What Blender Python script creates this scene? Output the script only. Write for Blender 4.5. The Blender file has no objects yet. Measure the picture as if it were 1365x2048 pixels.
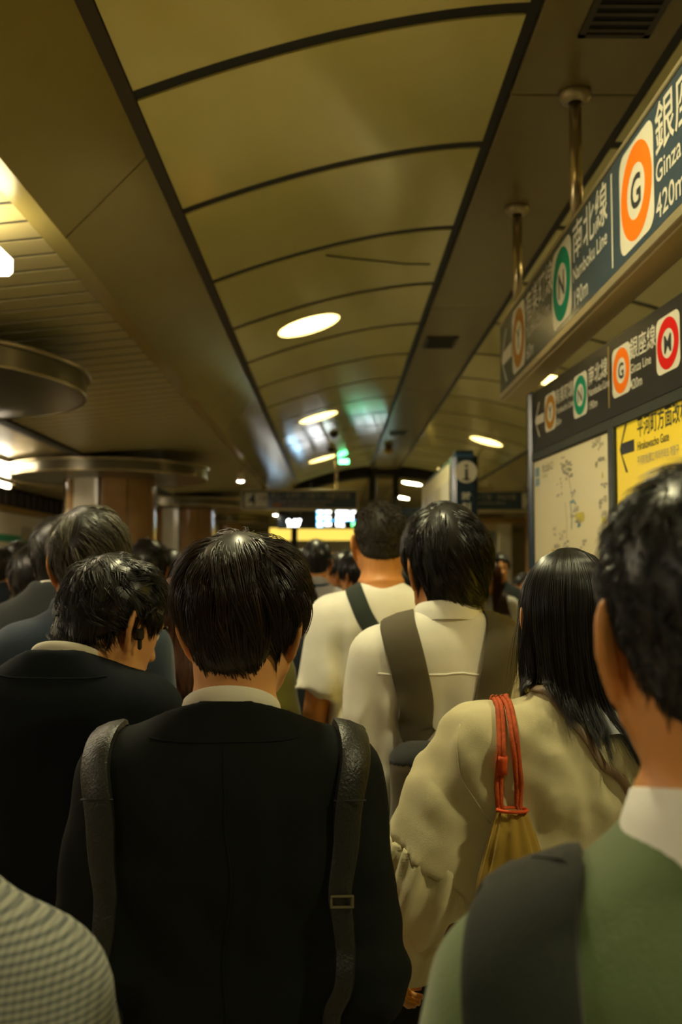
import bpy, math, random
import numpy as np
from mathutils import Vector, Matrix, Euler

random.seed(7)
rng = np.random.default_rng(7)
C = bpy.context.scene.collection
PI = math.pi
CZ = 1.6                      # camera height above the floor
F = 1900.0                    # focal length in pixels of the 1365x2048 frame
VX, VY = 669.0, 1137.0        # where the passage's lines meet

# ------------------------------------------------------------------ camera
cam_d = bpy.data.cameras.new('camera')
cam = bpy.data.objects.new('camera', cam_d); C.objects.link(cam)
cam_d.sensor_fit = 'VERTICAL'; cam_d.sensor_height = 36.0
cam_d.lens = F / 2048 * 36.0
cam.location = (0, 0, CZ)
cam.rotation_euler = (PI/2 + math.atan((VY-1024)/F), 0, -math.atan((682.5-VX)/F))
cam_d.clip_start = 0.05
cam_d.dof.use_dof = True; cam_d.dof.focus_distance = 1.5; cam_d.dof.aperture_fstop = 4.2
bpy.context.scene.camera = cam
sc = bpy.context.scene

# ------------------------------------------------------------------ world, exposure
w = bpy.data.worlds.new('world'); sc.world = w; w.use_nodes = True
w.node_tree.nodes['Background'].inputs[0].default_value = (1.0, 0.90, 0.52, 1)
w.node_tree.nodes['Background'].inputs[1].default_value = 0.0     # underground: no sky, only the station's lamps
sc.view_settings.view_transform = 'Standard'; sc.view_settings.look = 'None'
sc.view_settings.gamma = 1.0; sc.view_settings.use_curve_mapping = False
sc.view_settings.exposure = 1.6
sc.cycles.max_bounces = 6; sc.cycles.diffuse_bounces = 4; sc.cycles.glossy_bounces = 3; sc.cycles.transmission_bounces = 2
sc.cycles.sample_clamp_indirect = 8.0
sc.cycles.caustics_reflective = False; sc.cycles.caustics_refractive = False
sc.cycles.use_adaptive_sampling = True; sc.cycles.adaptive_threshold = 0.03
WARM = (1.0, 0.92, 0.52)      # the station's warm lamps
LAMP = 120.0                   # downlight strength

def P(px, py, Y):
    """world point seen at pixel (px,py), Y metres ahead"""
    return Vector(((px-VX)/F*Y, Y, CZ + (VY-py)/F*Y))
def X(px, Y): return (px-VX)/F*Y
def Z(py, Y): return CZ + (VY-py)/F*Y

# ------------------------------------------------------------------ materials
MATS = {}
def mat(name, col=(0.5,0.5,0.5), rough=0.6, metal=0.0, spec=0.5, emit=None, es=0.0, noise=0.0, nscale=8.0,
        bump=0.0, bscale=200.0, sheen=0.0, coat=0.0, sss=0.0, wave=None, tone=None, rnoise=0.0):
    if name in MATS: return MATS[name]
    m = bpy.data.materials.new(name); m.use_nodes = True
    nt = m.node_tree; b = nt.nodes['Principled BSDF']; L = nt.links
    b.inputs['Base Color'].default_value = (*col, 1)
    b.inputs['Roughness'].default_value = rough
    b.inputs['Metallic'].default_value = metal
    b.inputs['Specular IOR Level'].default_value = spec
    if sheen:
        b.inputs['Sheen Weight'].default_value = sheen; b.inputs['Sheen Roughness'].default_value = 0.5
    if coat: b.inputs['Coat Weight'].default_value = coat; b.inputs['Coat Roughness'].default_value = 0.12
    if sss:
        b.inputs['Subsurface Weight'].default_value = sss
        b.inputs['Subsurface Radius'].default_value = (0.010, 0.004, 0.002)
        b.inputs['Subsurface Scale'].default_value = 0.6
    if emit:
        b.inputs['Emission Color'].default_value = (*emit, 1); b.inputs['Emission Strength'].default_value = es
    tc = nt.nodes.new('ShaderNodeTexCoord')
    if noise:
        n = nt.nodes.new('ShaderNodeTexNoise'); n.inputs['Scale'].default_value = nscale; n.inputs['Detail'].default_value = 4
        L.new(tc.outputs['Object'], n.inputs['Vector'])
        r = nt.nodes.new('ShaderNodeMapRange')
        r.inputs['From Min'].default_value = 0.3; r.inputs['From Max'].default_value = 0.7
        r.inputs['To Min'].default_value = 1-noise; r.inputs['To Max'].default_value = 1+noise
        L.new(n.outputs['Fac'], r.inputs['Value'])
        mx = nt.nodes.new('ShaderNodeVectorMath'); mx.operation = 'SCALE'
        mx.inputs[0].default_value = col; L.new(r.outputs['Result'], mx.inputs['Scale'])
        L.new(mx.outputs['Vector'], b.inputs['Base Color'])
        if rnoise:
            r2 = nt.nodes.new('ShaderNodeMapRange')
            r2.inputs['From Min'].default_value = 0.3; r2.inputs['From Max'].default_value = 0.7
            r2.inputs['To Min'].default_value = rough-rnoise; r2.inputs['To Max'].default_value = rough+rnoise
            L.new(n.outputs['Fac'], r2.inputs['Value']); L.new(r2.outputs['Result'], b.inputs['Roughness'])
    if tone:   # per-strand tone: mixes towards a second hair colour
        a = nt.nodes.new('ShaderNodeAttribute'); a.attribute_name = 'tone'
        mx = nt.nodes.new('ShaderNodeMix'); mx.data_type = 'RGBA'
        mx.inputs['A'].default_value = (*col, 1); mx.inputs['B'].default_value = (*tone, 1)
        L.new(a.outputs['Fac'], mx.inputs['Factor']); L.new(mx.outputs['Result'], b.inputs['Base Color'])
    if wave:   # woven check: (scale, second colour, amount)
        s, c2, amt = wave
        sep = nt.nodes.new('ShaderNodeSeparateXYZ'); L.new(tc.outputs['Object'], sep.inputs[0])
        outs = []
        for ax, k in (('Z', 1.0), ('X', 1.0)):
            m1 = nt.nodes.new('ShaderNodeMath'); m1.operation = 'MULTIPLY'; m1.inputs[1].default_value = s*k
            L.new(sep.outputs[ax], m1.inputs[0])
            m2 = nt.nodes.new('ShaderNodeMath'); m2.operation = 'FRACT'; L.new(m1.outputs[0], m2.inputs[0])
            m3 = nt.nodes.new('ShaderNodeMath'); m3.operation = 'GREATER_THAN'; m3.inputs[1].default_value = 0.55
            L.new(m2.outputs[0], m3.inputs[0]); outs.append(m3)
        a1 = nt.nodes.new('ShaderNodeMath'); a1.operation = 'MULTIPLY'; a1.inputs[1].default_value = amt
        L.new(outs[0].outputs[0], a1.inputs[0])
        a2 = nt.nodes.new('ShaderNodeMath'); a2.operation = 'MULTIPLY'; a2.inputs[1].default_value = amt*0.45
        L.new(outs[1].outputs[0], a2.inputs[0])
        ad = nt.nodes.new('ShaderNodeMath'); ad.operation = 'ADD'; ad.use_clamp = True
        L.new(a1.outputs[0], ad.inputs[0]); L.new(a2.outputs[0], ad.inputs[1])
        mx = nt.nodes.new('ShaderNodeMix'); mx.data_type = 'RGBA'
        mx.inputs['A'].default_value = (*col, 1); mx.inputs['B'].default_value = (*c2, 1)
        L.new(ad.outputs[0], mx.inputs['Factor']); L.new(mx.outputs['Result'], b.inputs['Base Color'])
    if bump:
        n2 = nt.nodes.new('ShaderNodeTexNoise'); n2.inputs['Scale'].default_value = bscale; n2.inputs['Detail'].default_value = 3
        L.new(tc.outputs['Object'], n2.inputs['Vector'])
        bp = nt.nodes.new('ShaderNodeBump'); bp.inputs['Strength'].default_value = bump; bp.inputs['Distance'].default_value = 0.002
        L.new(n2.outputs['Fac'], bp.inputs['Height']); L.new(bp.outputs['Normal'], b.inputs['Normal'])
    MATS[name] = m
    return m
def cloth(name, col, rough=0.9, bump=0.25, bscale=500, sheen=0.15, noise=0.06, spec=0.2):
    return mat(name, col, rough=rough, bump=bump, bscale=bscale, sheen=sheen, noise=noise, nscale=14, spec=spec)

# ------------------------------------------------------------------ mesh helpers
def mesh_arrays(name, V, Q=None, T=None, smooth=False):
    V = np.asarray(V, np.float32).reshape(-1, 3)
    me = bpy.data.meshes.new(name)
    Q = np.zeros((0, 4), np.int32) if Q is None else np.asarray(Q, np.int32).reshape(-1, 4)
    T = np.zeros((0, 3), np.int32) if T is None else np.asarray(T, np.int32).reshape(-1, 3)
    me.vertices.add(len(V)); me.vertices.foreach_set('co', V.ravel())
    nl = len(Q)*4 + len(T)*3
    me.loops.add(nl); me.loops.foreach_set('vertex_index', np.concatenate([Q.ravel(), T.ravel()]).astype(np.int32))
    me.polygons.add(len(Q)+len(T))
    st = np.concatenate([np.arange(len(Q))*4, len(Q)*4 + np.arange(len(T))*3]).astype(np.int32)
    me.polygons.foreach_set('loop_start', st)
    me.polygons.foreach_set('use_smooth', np.full(len(Q)+len(T), smooth))
    me.update(calc_edges=True)
    return me
def link(name, me, m, parent=None):
    o = bpy.data.objects.new(name, me); C.objects.link(o)
    if m is not None and len(me.materials) == 0: me.materials.append(m)
    if parent is not None: o.parent = parent
    return o
def tag(o, label=None, cat=None, group=None, kind=None):
    if label: o['label'] = label
    if cat: o['category'] = cat
    if group: o['group'] = group
    if kind: o['kind'] = kind
    return o
def empty(name, loc=(0,0,0), rz=0.0):
    o = bpy.data.objects.new(name, None); C.objects.link(o)
    o.location = loc; o.rotation_euler = (0, 0, rz); o.empty_display_size = 0.1
    return o

class MB:
    """collects boxes, tubes, lathes and lofts into one mesh"""
    def __init__(s): s.v = []; s.q = []; s.t = []; s.n = 0
    def add(s, V, Q=(), T=()):
        V = np.asarray(V, float).reshape(-1, 3)
        s.v.append(V)
        if len(Q): s.q.append(np.asarray(Q, int).reshape(-1, 4) + s.n)
        if len(T): s.t.append(np.asarray(T, int).reshape(-1, 3) + s.n)
        s.n += len(V); return s
    def box(s, x0, x1, y0, y1, z0, z1, M=None):
        V = np.array([[x, y, z] for z in (z0, z1) for y in (y0, y1) for x in (x0, x1)], float)
        if M is not None: V = xf(V, M)
        return s.add(V, [[0,2,3,1],[4,5,7,6],[0,1,5,4],[2,6,7,3],[0,4,6,2],[1,3,7,5]])
    def bbox(s, x0, x1, y0, y1, z0, z1, b=0.004, M=None):
        """box with bevelled edges"""
        cx, cy, cz = (x0+x1)/2, (y0+y1)/2, (z0+z1)/2
        hx, hy, hz = (x1-x0)/2, (y1-y0)/2, (z1-z0)/2
        b = min(b, hx*.9, hy*.9, hz*.9)
        import itertools as it
        V = []; idx = {}
        for sx, sy, sz in it.product((-1,1), repeat=3):
            for a in range(3):
                h = [hx-b, hy-b, hz-b]; h[a] = (hx, hy, hz)[a]
                idx[(sx,sy,sz,a)] = len(V); V.append((cx+sx*h[0], cy+sy*h[1], cz+sz*h[2]))
        Q = []; T = []
        S = (-1, 1)
        for a in range(3):
            o = [k for k in range(3) if k != a]
            for sa in S:
                f = []
                for u, v in ((-1,-1),(1,-1),(1,1),(-1,1)):
                    k = [0,0,0]; k[a] = sa; k[o[0]] = u; k[o[1]] = v; f.append(idx[(*k, a)])
                Q.append(f)
        for a in range(3):      # edges parallel to axis a
            o = [k for k in range(3) if k != a]
            for u in S:
                for v in S:
                    k0 = [0,0,0]; k0[o[0]] = u; k0[o[1]] = v
                    k1 = list(k0); k0[a] = -1; k1[a] = 1
                    Q.append([idx[(*k0, o[0])], idx[(*k1, o[0])], idx[(*k1, o[1])], idx[(*k0, o[1])]])
        for k in it.product(S, repeat=3): T.append([idx[(*k, 0)], idx[(*k, 1)], idx[(*k, 2)]])
        V = np.array(V)
        if M is not None: V = xf(V, M)
        return s.add(V, Q, T)
    def loft(s, rings, closed=True, cap=True):
        """rings: list of (k,3) arrays of equal length"""
        R = np.asarray(rings, float); n, k, _ = R.shape
        i = np.arange(n-1)[:, None]; j = np.arange(k if closed else k-1)[None, :]
        j2 = (j+1) % k
        Q = np.stack([i*k+j, i*k+j2, (i+1)*k+j2, (i+1)*k+j], -1).reshape(-1, 4)
        V = R.reshape(-1, 3); T = []
        if cap and closed:
            c0 = R[0].mean(0); c1 = R[-1].mean(0); V = np.vstack([V, c0, c1]); m = n*k
            for a in range(k):
                b = (a+1) % k
                T.append([m, b, a]); T.append([m+1, (n-1)*k+a, (n-1)*k+b])
        return s.add(V, Q, T)
    def lathe(s, prof, c=(0,0,0), seg=32, a0=0.0, a1=2*PI, M=None):
        """prof: list of (r,z) revolved round z"""
        full = abs(a1-a0-2*PI) < 1e-6
        A = np.linspace(a0, a1, seg, endpoint=not full)
        rings = [np.stack([c[0]+r*np.cos(A), c[1]+r*np.sin(A), np.full(len(A), c[2]+z)], 1) for r, z in prof]
        R = np.array(rings)
        if M is not None: R = xf(R.reshape(-1,3), M).reshape(R.shape)
        return s.loft(R, closed=full, cap=False)
    def tube(s, pts, r, seg=8, cap=True, flat=1.0):
        pts = np.asarray(pts, float); n = len(pts); r = np.broadcast_to(np.asarray(r, float), (n,))
        t = np.gradient(pts, axis=0); t /= np.linalg.norm(t, axis=1, keepdims=True)+1e-12
        ref = np.array([0,0,1.0]) if abs(t[0][2]) < 0.9 else np.array([1.0,0,0])
        u = np.cross(t[0], ref); u /= np.linalg.norm(u); rings = []
        for i in range(n):
            u = u - t[i]*np.dot(u, t[i]); u /= np.linalg.norm(u)+1e-12
            v = np.cross(t[i], u); A = np.arange(seg)/seg*2*PI
            rings.append(pts[i] + r[i]*(np.cos(A)[:,None]*u + flat*np.sin(A)[:,None]*v))
        return s.loft(rings, True, cap)
    def mesh(s, name, smooth=False):
        return mesh_arrays(name, np.vstack(s.v), np.vstack(s.q) if s.q else None, np.vstack(s.t) if s.t else None, smooth)
    def build(s, name, m, parent=None, smooth=False):
        return link(name, s.mesh(name, smooth), m, parent)
def xf(V, M):
    A = np.array(M); return V @ A[:3,:3].T + A[:3,3]
def shade_auto(o, ang=40):
    """smooth faces, sharp edges above an angle"""
    me = o.data
    me.polygons.foreach_set('use_smooth', np.ones(len(me.polygons), bool))
    me.set_sharp_from_angle(angle=math.radians(ang))
    return o
def copy_obj(o, parent=None):
    c = o.copy(); C.objects.link(c); c.parent = parent; return c

_font_cache = {}
def text_part(body, size, m, parent, org, u, v, n, du=0.0, dv=0.0, sx=1.0, align='LEFT', name='lettering', lift=0.0012, bold=0.010):
    """flat lettering on a sign face; (du,dv) metres along u and v from org"""
    if ' ' in body.strip() and align == 'LEFT':      # one piece of lettering per word
        adv = 0.0; o = None
        for wd in body.split():
            o = text_part(wd, size, m, parent, org, u, v, n, du+adv, dv, sx, align, name, lift, bold)
            adv += (float(_font_cache[(wd, align, bold)][0][:,0].max())+0.28)*size*sx
        return o
    key = (body, align, bold)
    if key not in _font_cache:
        c = bpy.data.curves.new('lettering', 'FONT'); c.body = body; c.align_x = align; c.resolution_u = 3; c.fill_mode = 'FRONT'; c.offset = bold
        o = bpy.data.objects.new('lettering', c)
        C.objects.link(o)
        me = bpy.data.meshes.new_from_object(o)
        bpy.data.objects.remove(o); bpy.data.curves.remove(c)
        co = np.empty(len(me.vertices)*3, np.float32); me.vertices.foreach_get('co', co)
        co = co.reshape(-1, 3); T = [tuple(p.vertices) for p in me.polygons]
        bpy.data.meshes.remove(me)
        _font_cache[key] = (co, T)
    co, T = _font_cache[key]
    org, u, v, n = (np.array(a, float) for a in (org, u, v, n))
    V = org + n*lift + (du + co[:, 0:1]*size*sx)*u + (dv + co[:, 1:2]*size)*v
    me = bpy.data.meshes.new('lettering'); me.from_pydata(V.tolist(), [], T); me.update()
    return link(name, me, m, parent)
def face_poly(pts2, m, parent, org, u, v, n, name, lift=0.001, thick=0.0):
    org, u, v, n = (np.array(a, float) for a in (org, u, v, n))
    V = [list(org + n*lift + a*u + b*v) for a, b in pts2]
    me = bpy.data.meshes.new(name); me.from_pydata(V, [], [list(range(len(V)))]); me.update()
    return link(name, me, m, parent)
def rrect(cx, cy, w, h, r, k=5):
    pts = []
    for sx, sy, a0 in ((1,1,0),(-1,1,PI/2),(-1,-1,PI),(1,-1,1.5*PI)):
        for i in range(k+1):
            a = a0 + i/k*PI/2
            pts.append((cx+sx*(w/2-r)+r*math.cos(a), cy+sy*(h/2-r)+r*math.sin(a)))
    return pts
def disc2(cx, cy, r, k=40): return [(cx+r*math.cos(2*PI*i/k), cy+r*math.sin(2*PI*i/k)) for i in range(k)]
def ring_part(cx, cy, r0, r1, m, parent, org, u, v, n, name, lift=0.0016, k=48):
    org, u, v, n = (np.array(a, float) for a in (org, u, v, n))
    A = np.arange(k)/k*2*PI
    V = np.vstack([org + n*lift + (cx+r*np.cos(A))[:,None]*u + (cy+r*np.sin(A))[:,None]*v for r in (r0, r1)])
    i = np.arange(k); j = (i+1) % k
    return link(name, mesh_arrays(name, V, np.stack([i, i+k, j+k, j], 1)), m, parent)
def roundel(letter, col, size, du, dv, parent, fr, dark):
    """white rounded square with a coloured ring and its line letter"""
    org, u, v, n = fr
    b = face_poly(rrect(du, dv, size, size, size*0.16), M_SIGNW, parent, org, u, v, n, 'line_symbol', 0.001)
    ring_part(du, dv, size*0.26, size*0.455, col, b, org, u, v, n, 'ring')
    text_part(letter, size*0.44, dark, b, org, u, v, n, du, dv-size*0.155, 1.0, 'CENTER', lift=0.0018, bold=0.018)
    return b
def arrow_left(w, h, du, dv, th, m, parent, fr, name='arrow', stem=None):
    org, u, v, n = fr; st = stem or th
    pts = [(-w/2, 0), (-w/2+w*0.42, h/2), (-w/2+w*0.42+th, h/2), (-w/2+th*1.25, st/2), (w/2, st/2), (w/2, -st/2),
           (-w/2+th*1.25, -st/2), (-w/2+w*0.42+th, -h/2), (-w/2+w*0.42, -h/2)]
    V = [(du+a, dv+b) for a, b in pts]
    o = np.array(org, float); uu, vv, nn = (np.array(a, float) for a in (u, v, n))
    P3 = [list(o + nn*0.0012 + a*uu + b*vv) for a, b in V]
    me = bpy.data.meshes.new(name)
    me.from_pydata(P3, [], [[0,3,2,1],[0,8,7,6],[0,6,5,4,3]]); me.update()
    return link(name, me, m, parent)
# ------------------------------------------------------------------ setting materials
M_VAULT = mat('vault_enamel', (0.72,0.67,0.26), rough=0.13, spec=0.55, noise=0.05, nscale=1.3, bump=0.05, bscale=2.5, coat=0.2)
M_SLOPE = mat('gold_panel', (0.33,0.275,0.085), rough=0.24, spec=0.5, metal=0.25, noise=0.06, nscale=1.5, bump=0.05, bscale=3)
M_SOFFIT = mat('soffit_brown', (0.235,0.19,0.075), rough=0.26, spec=0.5, metal=0.15, noise=0.06, nscale=1.5, bump=0.03, bscale=3)
M_SLAT = mat('slat_enamel', (0.42,0.37,0.17), rough=0.32, spec=0.45, noise=0.05, nscale=2)
M_PLATC = mat('platform_ceiling_enamel', (0.50,0.40,0.20), rough=0.18, spec=0.6, noise=0.06, nscale=1.2)
M_BLACK = mat('black_void', (0.012,0.011,0.009), rough=0.8)
M_TRIM = mat('dark_trim', (0.045,0.032,0.015), rough=0.45)
M_TRIMG = mat('gold_trim', (0.45,0.31,0.11), rough=0.35, metal=0.5)
M_CHAN = mat('black_channel', (0.010,0.010,0.009), rough=0.5)
M_FLOOR = mat('floor_stone', (0.42,0.36,0.26), rough=0.35, noise=0.12, nscale=3, bump=0.02)
M_JOINT = mat('floor_joint', (0.16,0.14,0.11), rough=0.8)
M_WHITEW = mat('white_enamel_wall', (0.74,0.70,0.58), rough=0.35, noise=0.04, nscale=2)
M_GREENB = mat('green_band', (0.02,0.34,0.20), rough=0.35)
M_CREAM = mat('cream_wall', (0.66,0.55,0.34), rough=0.45, noise=0.06, nscale=1.5)
M_COL = mat('column_tile_brown', (0.34,0.19,0.07), rough=0.16, spec=0.6, noise=0.14, nscale=6, coat=0.3)
M_COLP = mat('column_panel_pale', (0.66,0.62,0.52), rough=0.16, spec=0.6, noise=0.04, nscale=3)
M_CAPM = mat('capital_bronze', (0.13,0.115,0.07), rough=0.28, metal=0.4, spec=0.5)
M_STEEL = mat('pole_steel', (0.62,0.52,0.33), rough=0.24, metal=0.85)
M_LENS = mat('lamp_lens', (0.9,0.85,0.7), rough=0.4, emit=WARM, es=LAMP)
M_BOWL = mat('lamp_bowl', (0.85,0.78,0.6), rough=0.3)
M_REFL = mat('lamp_reflector', (0.30,0.24,0.14), rough=0.35)
M_TUBE = mat('fluorescent_tube', (0.95,0.95,0.9), emit=(1.0,0.86,0.62), es=16.0)
M_BOXL = mat('lamp_diffuser', (0.95,0.93,0.85), emit=(1.0,0.84,0.56), es=4.5)
M_SPOTL = mat('spot_lens', (1,1,1), emit=(1.0,0.9,0.7), es=90.0)
M_VENT = mat('vent_metal', (0.05,0.042,0.025), rough=0.5)
M_SIGNB = mat('sign_navy', (0.045,0.072,0.100), rough=0.22, spec=0.5, noise=0.03)
M_SIGND = mat('sign_charcoal', (0.020,0.020,0.021), rough=0.30, spec=0.5)
M_SIGNW = mat('sign_white', (0.66,0.62,0.50), rough=0.4)
M_LETW = mat('letter_white', (0.62,0.58,0.47), rough=0.45)
M_LETD = mat('letter_dark', (0.03,0.032,0.035), rough=0.5)
M_LETN = mat('letter_navy', (0.035,0.05,0.08), rough=0.5)
M_LETG = mat('letter_grey', (0.33,0.30,0.23), rough=0.5)
M_FRAMEA = mat('aluminium_frame', (0.50,0.43,0.26), rough=0.38, metal=0.6)
M_UNDER = mat('sign_underside', (0.60,0.49,0.26), rough=0.45)
M_ORANGE = mat('line_orange', (0.85,0.17,0.008), rough=0.6, spec=0.15)
M_GREEN = mat('line_green', (0.008,0.24,0.13), rough=0.6, spec=0.15)
M_GOLD = mat('line_gold', (0.42,0.19,0.015), rough=0.6, spec=0.15)
M_RED = mat('line_red', (0.60,0.012,0.008), rough=0.6, spec=0.15)
M_BPOST = mat('post_blue', (0.012,0.03,0.055), rough=0.22, spec=0.6)
M_BFRAME = mat('board_frame', (0.035,0.042,0.035), rough=0.3, spec=0.5)
M_MAP = mat('map_paper', (0.80,0.72,0.46), rough=0.3, spec=0.5)
M_YEL = mat('backlit_yellow', (0.70,0.50,0.02), rough=0.3, emit=(0.85,0.60,0.02), es=0.10)
M_FASCIA = mat('fascia_yellow', (0.70,0.50,0.10), rough=0.4, emit=(0.9,0.62,0.10), es=0.45)
M_SCRB = mat('screen_black', (0.008,0.012,0.016), rough=0.25)
M_LEDW = mat('led_white', (0.1,0.1,0.1), emit=(0.95,0.95,0.95), es=4.0)
M_LEDB = mat('led_blue', (0.02,0.1,0.2), emit=(0.05,0.42,0.75), es=2.0)
M_LEDG = mat('led_green', (0.02,0.2,0.05), emit=(0.15,0.8,0.25), es=4.0)
M_EXITG = mat('exit_green', (0.02,0.4,0.15), emit=(0.12,0.9,0.30), es=4.0)
M_POSTER = mat('poster_blue', (0.20,0.27,0.38), rough=0.4, noise=0.15, nscale=4)

Y0, Y1 = -3.614, 15.7        # ceiling runs behind the camera to the dark arch ahead
PIT = 0.903                  # ceiling panel pitch
VXL, VXR, VZL, VZR = -0.605, 0.600, CZ+1.37, CZ+1.65
AX = 0.83                    # centre line of the flat soffit between the two vaults
def vault_z(x):
    u = np.clip((VXR-x)/(VXR-VXL), 0, 1); return VZR-(VZR-VZL)*u**1.65

# ------------------------------------------------------------------ ceiling
b = MB(); b.box(-5.2, 6.2, Y0-0.3, 30.0, CZ+2.05, CZ+2.10)
ceiling = b.build('ceiling', M_BLACK); tag(ceiling, kind='structure')
def vault_panel(y0, y1, mirror=False, th=0.012, dz=0.0, mt=None, hole=None):
    xs = np.linspace(VXL+0.022, VXR-0.028, 15); zs = vault_z(xs)+dz
    if mirror: xs = 2*AX - xs
    b = MB(); rings = []
    for y in (y0, y1):
        rings.append(np.concatenate([np.stack([xs, np.full_like(xs, y), zs], 1), np.stack([xs, np.full_like(xs, y), zs+th], 1)[::-1]]))
    R = np.array(rings); k = R.shape[1]
    j = np.arange(k); j2 = (j+1) % k
    Q = np.stack([j, j2, k+j2, k+j], 1)
    n2 = len(xs)
    jj = np.arange(n2-1)
    e0 = np.stack([jj, k-1-jj, k-2-jj, jj+1], 1); e1 = e0[:, ::-1]+k
    b.add(R.reshape(-1, 3), np.vstack([Q, e0, e1]))
    return shade_auto(b.build('ceiling_panel', mt or M_VAULT, ceiling), 35)
DL_L = [-1.412, 2.200, 5.867, 9.479, 13.091]     # downlights, left vault
DL_R = [-3.164, 0.448, 4.060, 7.672, 11.284, 14.896]           # downlights, right vault
DLX = -0.16
holes = []
nb = int(round((Y1-Y0)/PIT))
for mirror in (False, True):
    for k in range(nb):
        ya = 2.706 + (k-7)*PIT + 0.032; yb = ya + PIT - 0.064
        o = vault_panel(ya, yb, mirror)
        for yl in (DL_R if mirror else DL_L):
            if ya-0.25 < yl < yb+0.25:
                holes.append((o, yl, mirror))
# black joint bars between the panels
for mirror in (False, True):
    for k in range(nb+1):
        yk = 2.706 + (k-7)*PIT
        if any(abs(yk-yl) < 0.25 for yl in (DL_R if mirror else DL_L)): continue
        xs = np.linspace(VXL, VXR, 15); zs = vault_z(xs)
        if mirror: xs = 2*AX-xs
        rings = [np.array([[x,yk-0.036,z+0.014],[x,yk-0.030,z+0.006],[x,yk+0.030,z+0.006],[x,yk+0.036,z+0.014],[x,yk+0.036,z+0.03],[x,yk-0.036,z+0.03]]) for x, z in zip(xs, zs)]
        b = MB(); b.loft(rings, True, True); b.build('joint_bar', M_CHAN, ceiling)
# round openings for the downlights
cut_me = {}
for o, yl, mirror in holes:
    key = (round(yl, 2), mirror)
    if key not in cut_me:
        x = 2*AX-DLX if mirror else DLX
        cb = MB(); z = float(vault_z(DLX)); cb.lathe([(0.0001,z-0.4),(0.200,z-0.4),(0.200,z+0.4),(0.0001,z+0.4)], (x,yl,0), 36)
        cut_me[key] = cb.build('cutter', M_BOWL)
    md = o.modifiers.new('hole', 'BOOLEAN'); md.operation = 'DIFFERENCE'; md.object = cut_me[key]; md.solver = 'FLOAT' if 'FLOAT' in [e.identifier for e in md.bl_rna.properties['solver'].enum_items] else 'FAST'
dg = bpy.context.evaluated_depsgraph_get()
done = {}
for o, yl, mirror in holes:
    if o.name in done: continue
    done[o.name] = 1
    me = bpy.data.meshes.new_from_object(o.evaluated_get(dg)); o.modifiers.clear(); o.data = me
for c_ in cut_me.values(): bpy.data.objects.remove(c_)

M_LENSF = mat('far_lamp_lens', (0.9,0.85,0.7), rough=0.4, emit=WARM, es=28.0)
def far_downlight(x, y, slope, zc, label):
    t = empty('downlight', (x, y, zc)); t.rotation_euler = (0, slope, 0)
    b = MB(); b.lathe([(0.17,-0.016),(0.20,-0.018),(0.212,-0.010),(0.214,0.004),(0.0001,0.004)], seg=32); shade_auto(b.build('rim', M_REFL, t), 50)
    b = MB(); b.lathe([(0.0001,-0.012),(0.10,-0.012),(0.172,-0.013)], seg=32); b.build('lens', M_LENSF, t, True)
    tag(t, label, 'downlight', 'surface downlights beyond the dark arch'); return t
def downlight(x, y, slope, far=False, zc=None, label=None, off=''):
    t = empty('downlight'+off, (x, y, zc if zc is not None else float(vault_z(DLX))))
    t.rotation_euler = (0, slope, 0)
    b = MB(); b.lathe([(0.090,0.155),(0.135,0.125),(0.172,0.070),(0.196,0.004),(0.199,-0.004),(0.212,-0.006),(0.214,0.0),(0.207,0.008),(0.185,0.08),(0.14,0.14),(0.09,0.17),(0.0001,0.172)], seg=40)
    shade_auto(b.build('reflector_bowl', M_REFL, t), 50)
    b = MB(); b.lathe([(0.0001,0.148),(0.05,0.149),(0.090,0.153)], seg=32)
    b.build('lens'+off, M_LENS, t, True)
    tag(t, label, 'downlight', 'round downlights in the vaulted ceiling'); return t
sl = math.atan((vault_z(DLX+0.05)-vault_z(DLX-0.05))/0.1)
for i, y in enumerate(DL_L):
    downlight(DLX, y, -sl, label='round warm downlight in the column side vault, '+('behind the green sweater', 'over the black suit and white T-shirt', 'ahead of the thin black cable', 'before the smoke detectors', 'above the number 4 sign')[i], off='_offscreen' if y < 3 else '')
for i, y in enumerate(DL_R):
    downlight(2*AX-DLX, y, sl, label='round warm downlight in the map board side vault, '+('well behind the map board', 'over the map board', 'above the hanging line sign', 'over the information post', 'just before the second navy sign', 'just before the dark arch')[i], off='_offscreen' if y < 5 else '')

# flat soffit between the vaults, its panels and black channels
for k in range(8):
    ya = 3.2 + (k-3)*2.71
    if ya > Y1: break
    yb = min(ya+2.706, Y1)
    b = MB(); b.bbox(VXR+0.012, 2*AX-VXR-0.012, ya+0.003, yb-0.003, VZR-0.012, VZR+0.02, 0.003)
    b.build('soffit_panel', M_SOFFIT, ceiling)
for xm in (VXR-0.012, 2*AX-VXR+0.012):
    b = MB(); b.box(xm-0.022, xm+0.022, Y0, Y1, VZR+0.004, VZR+0.05); b.build('channel', M_CHAN, ceiling)
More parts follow.
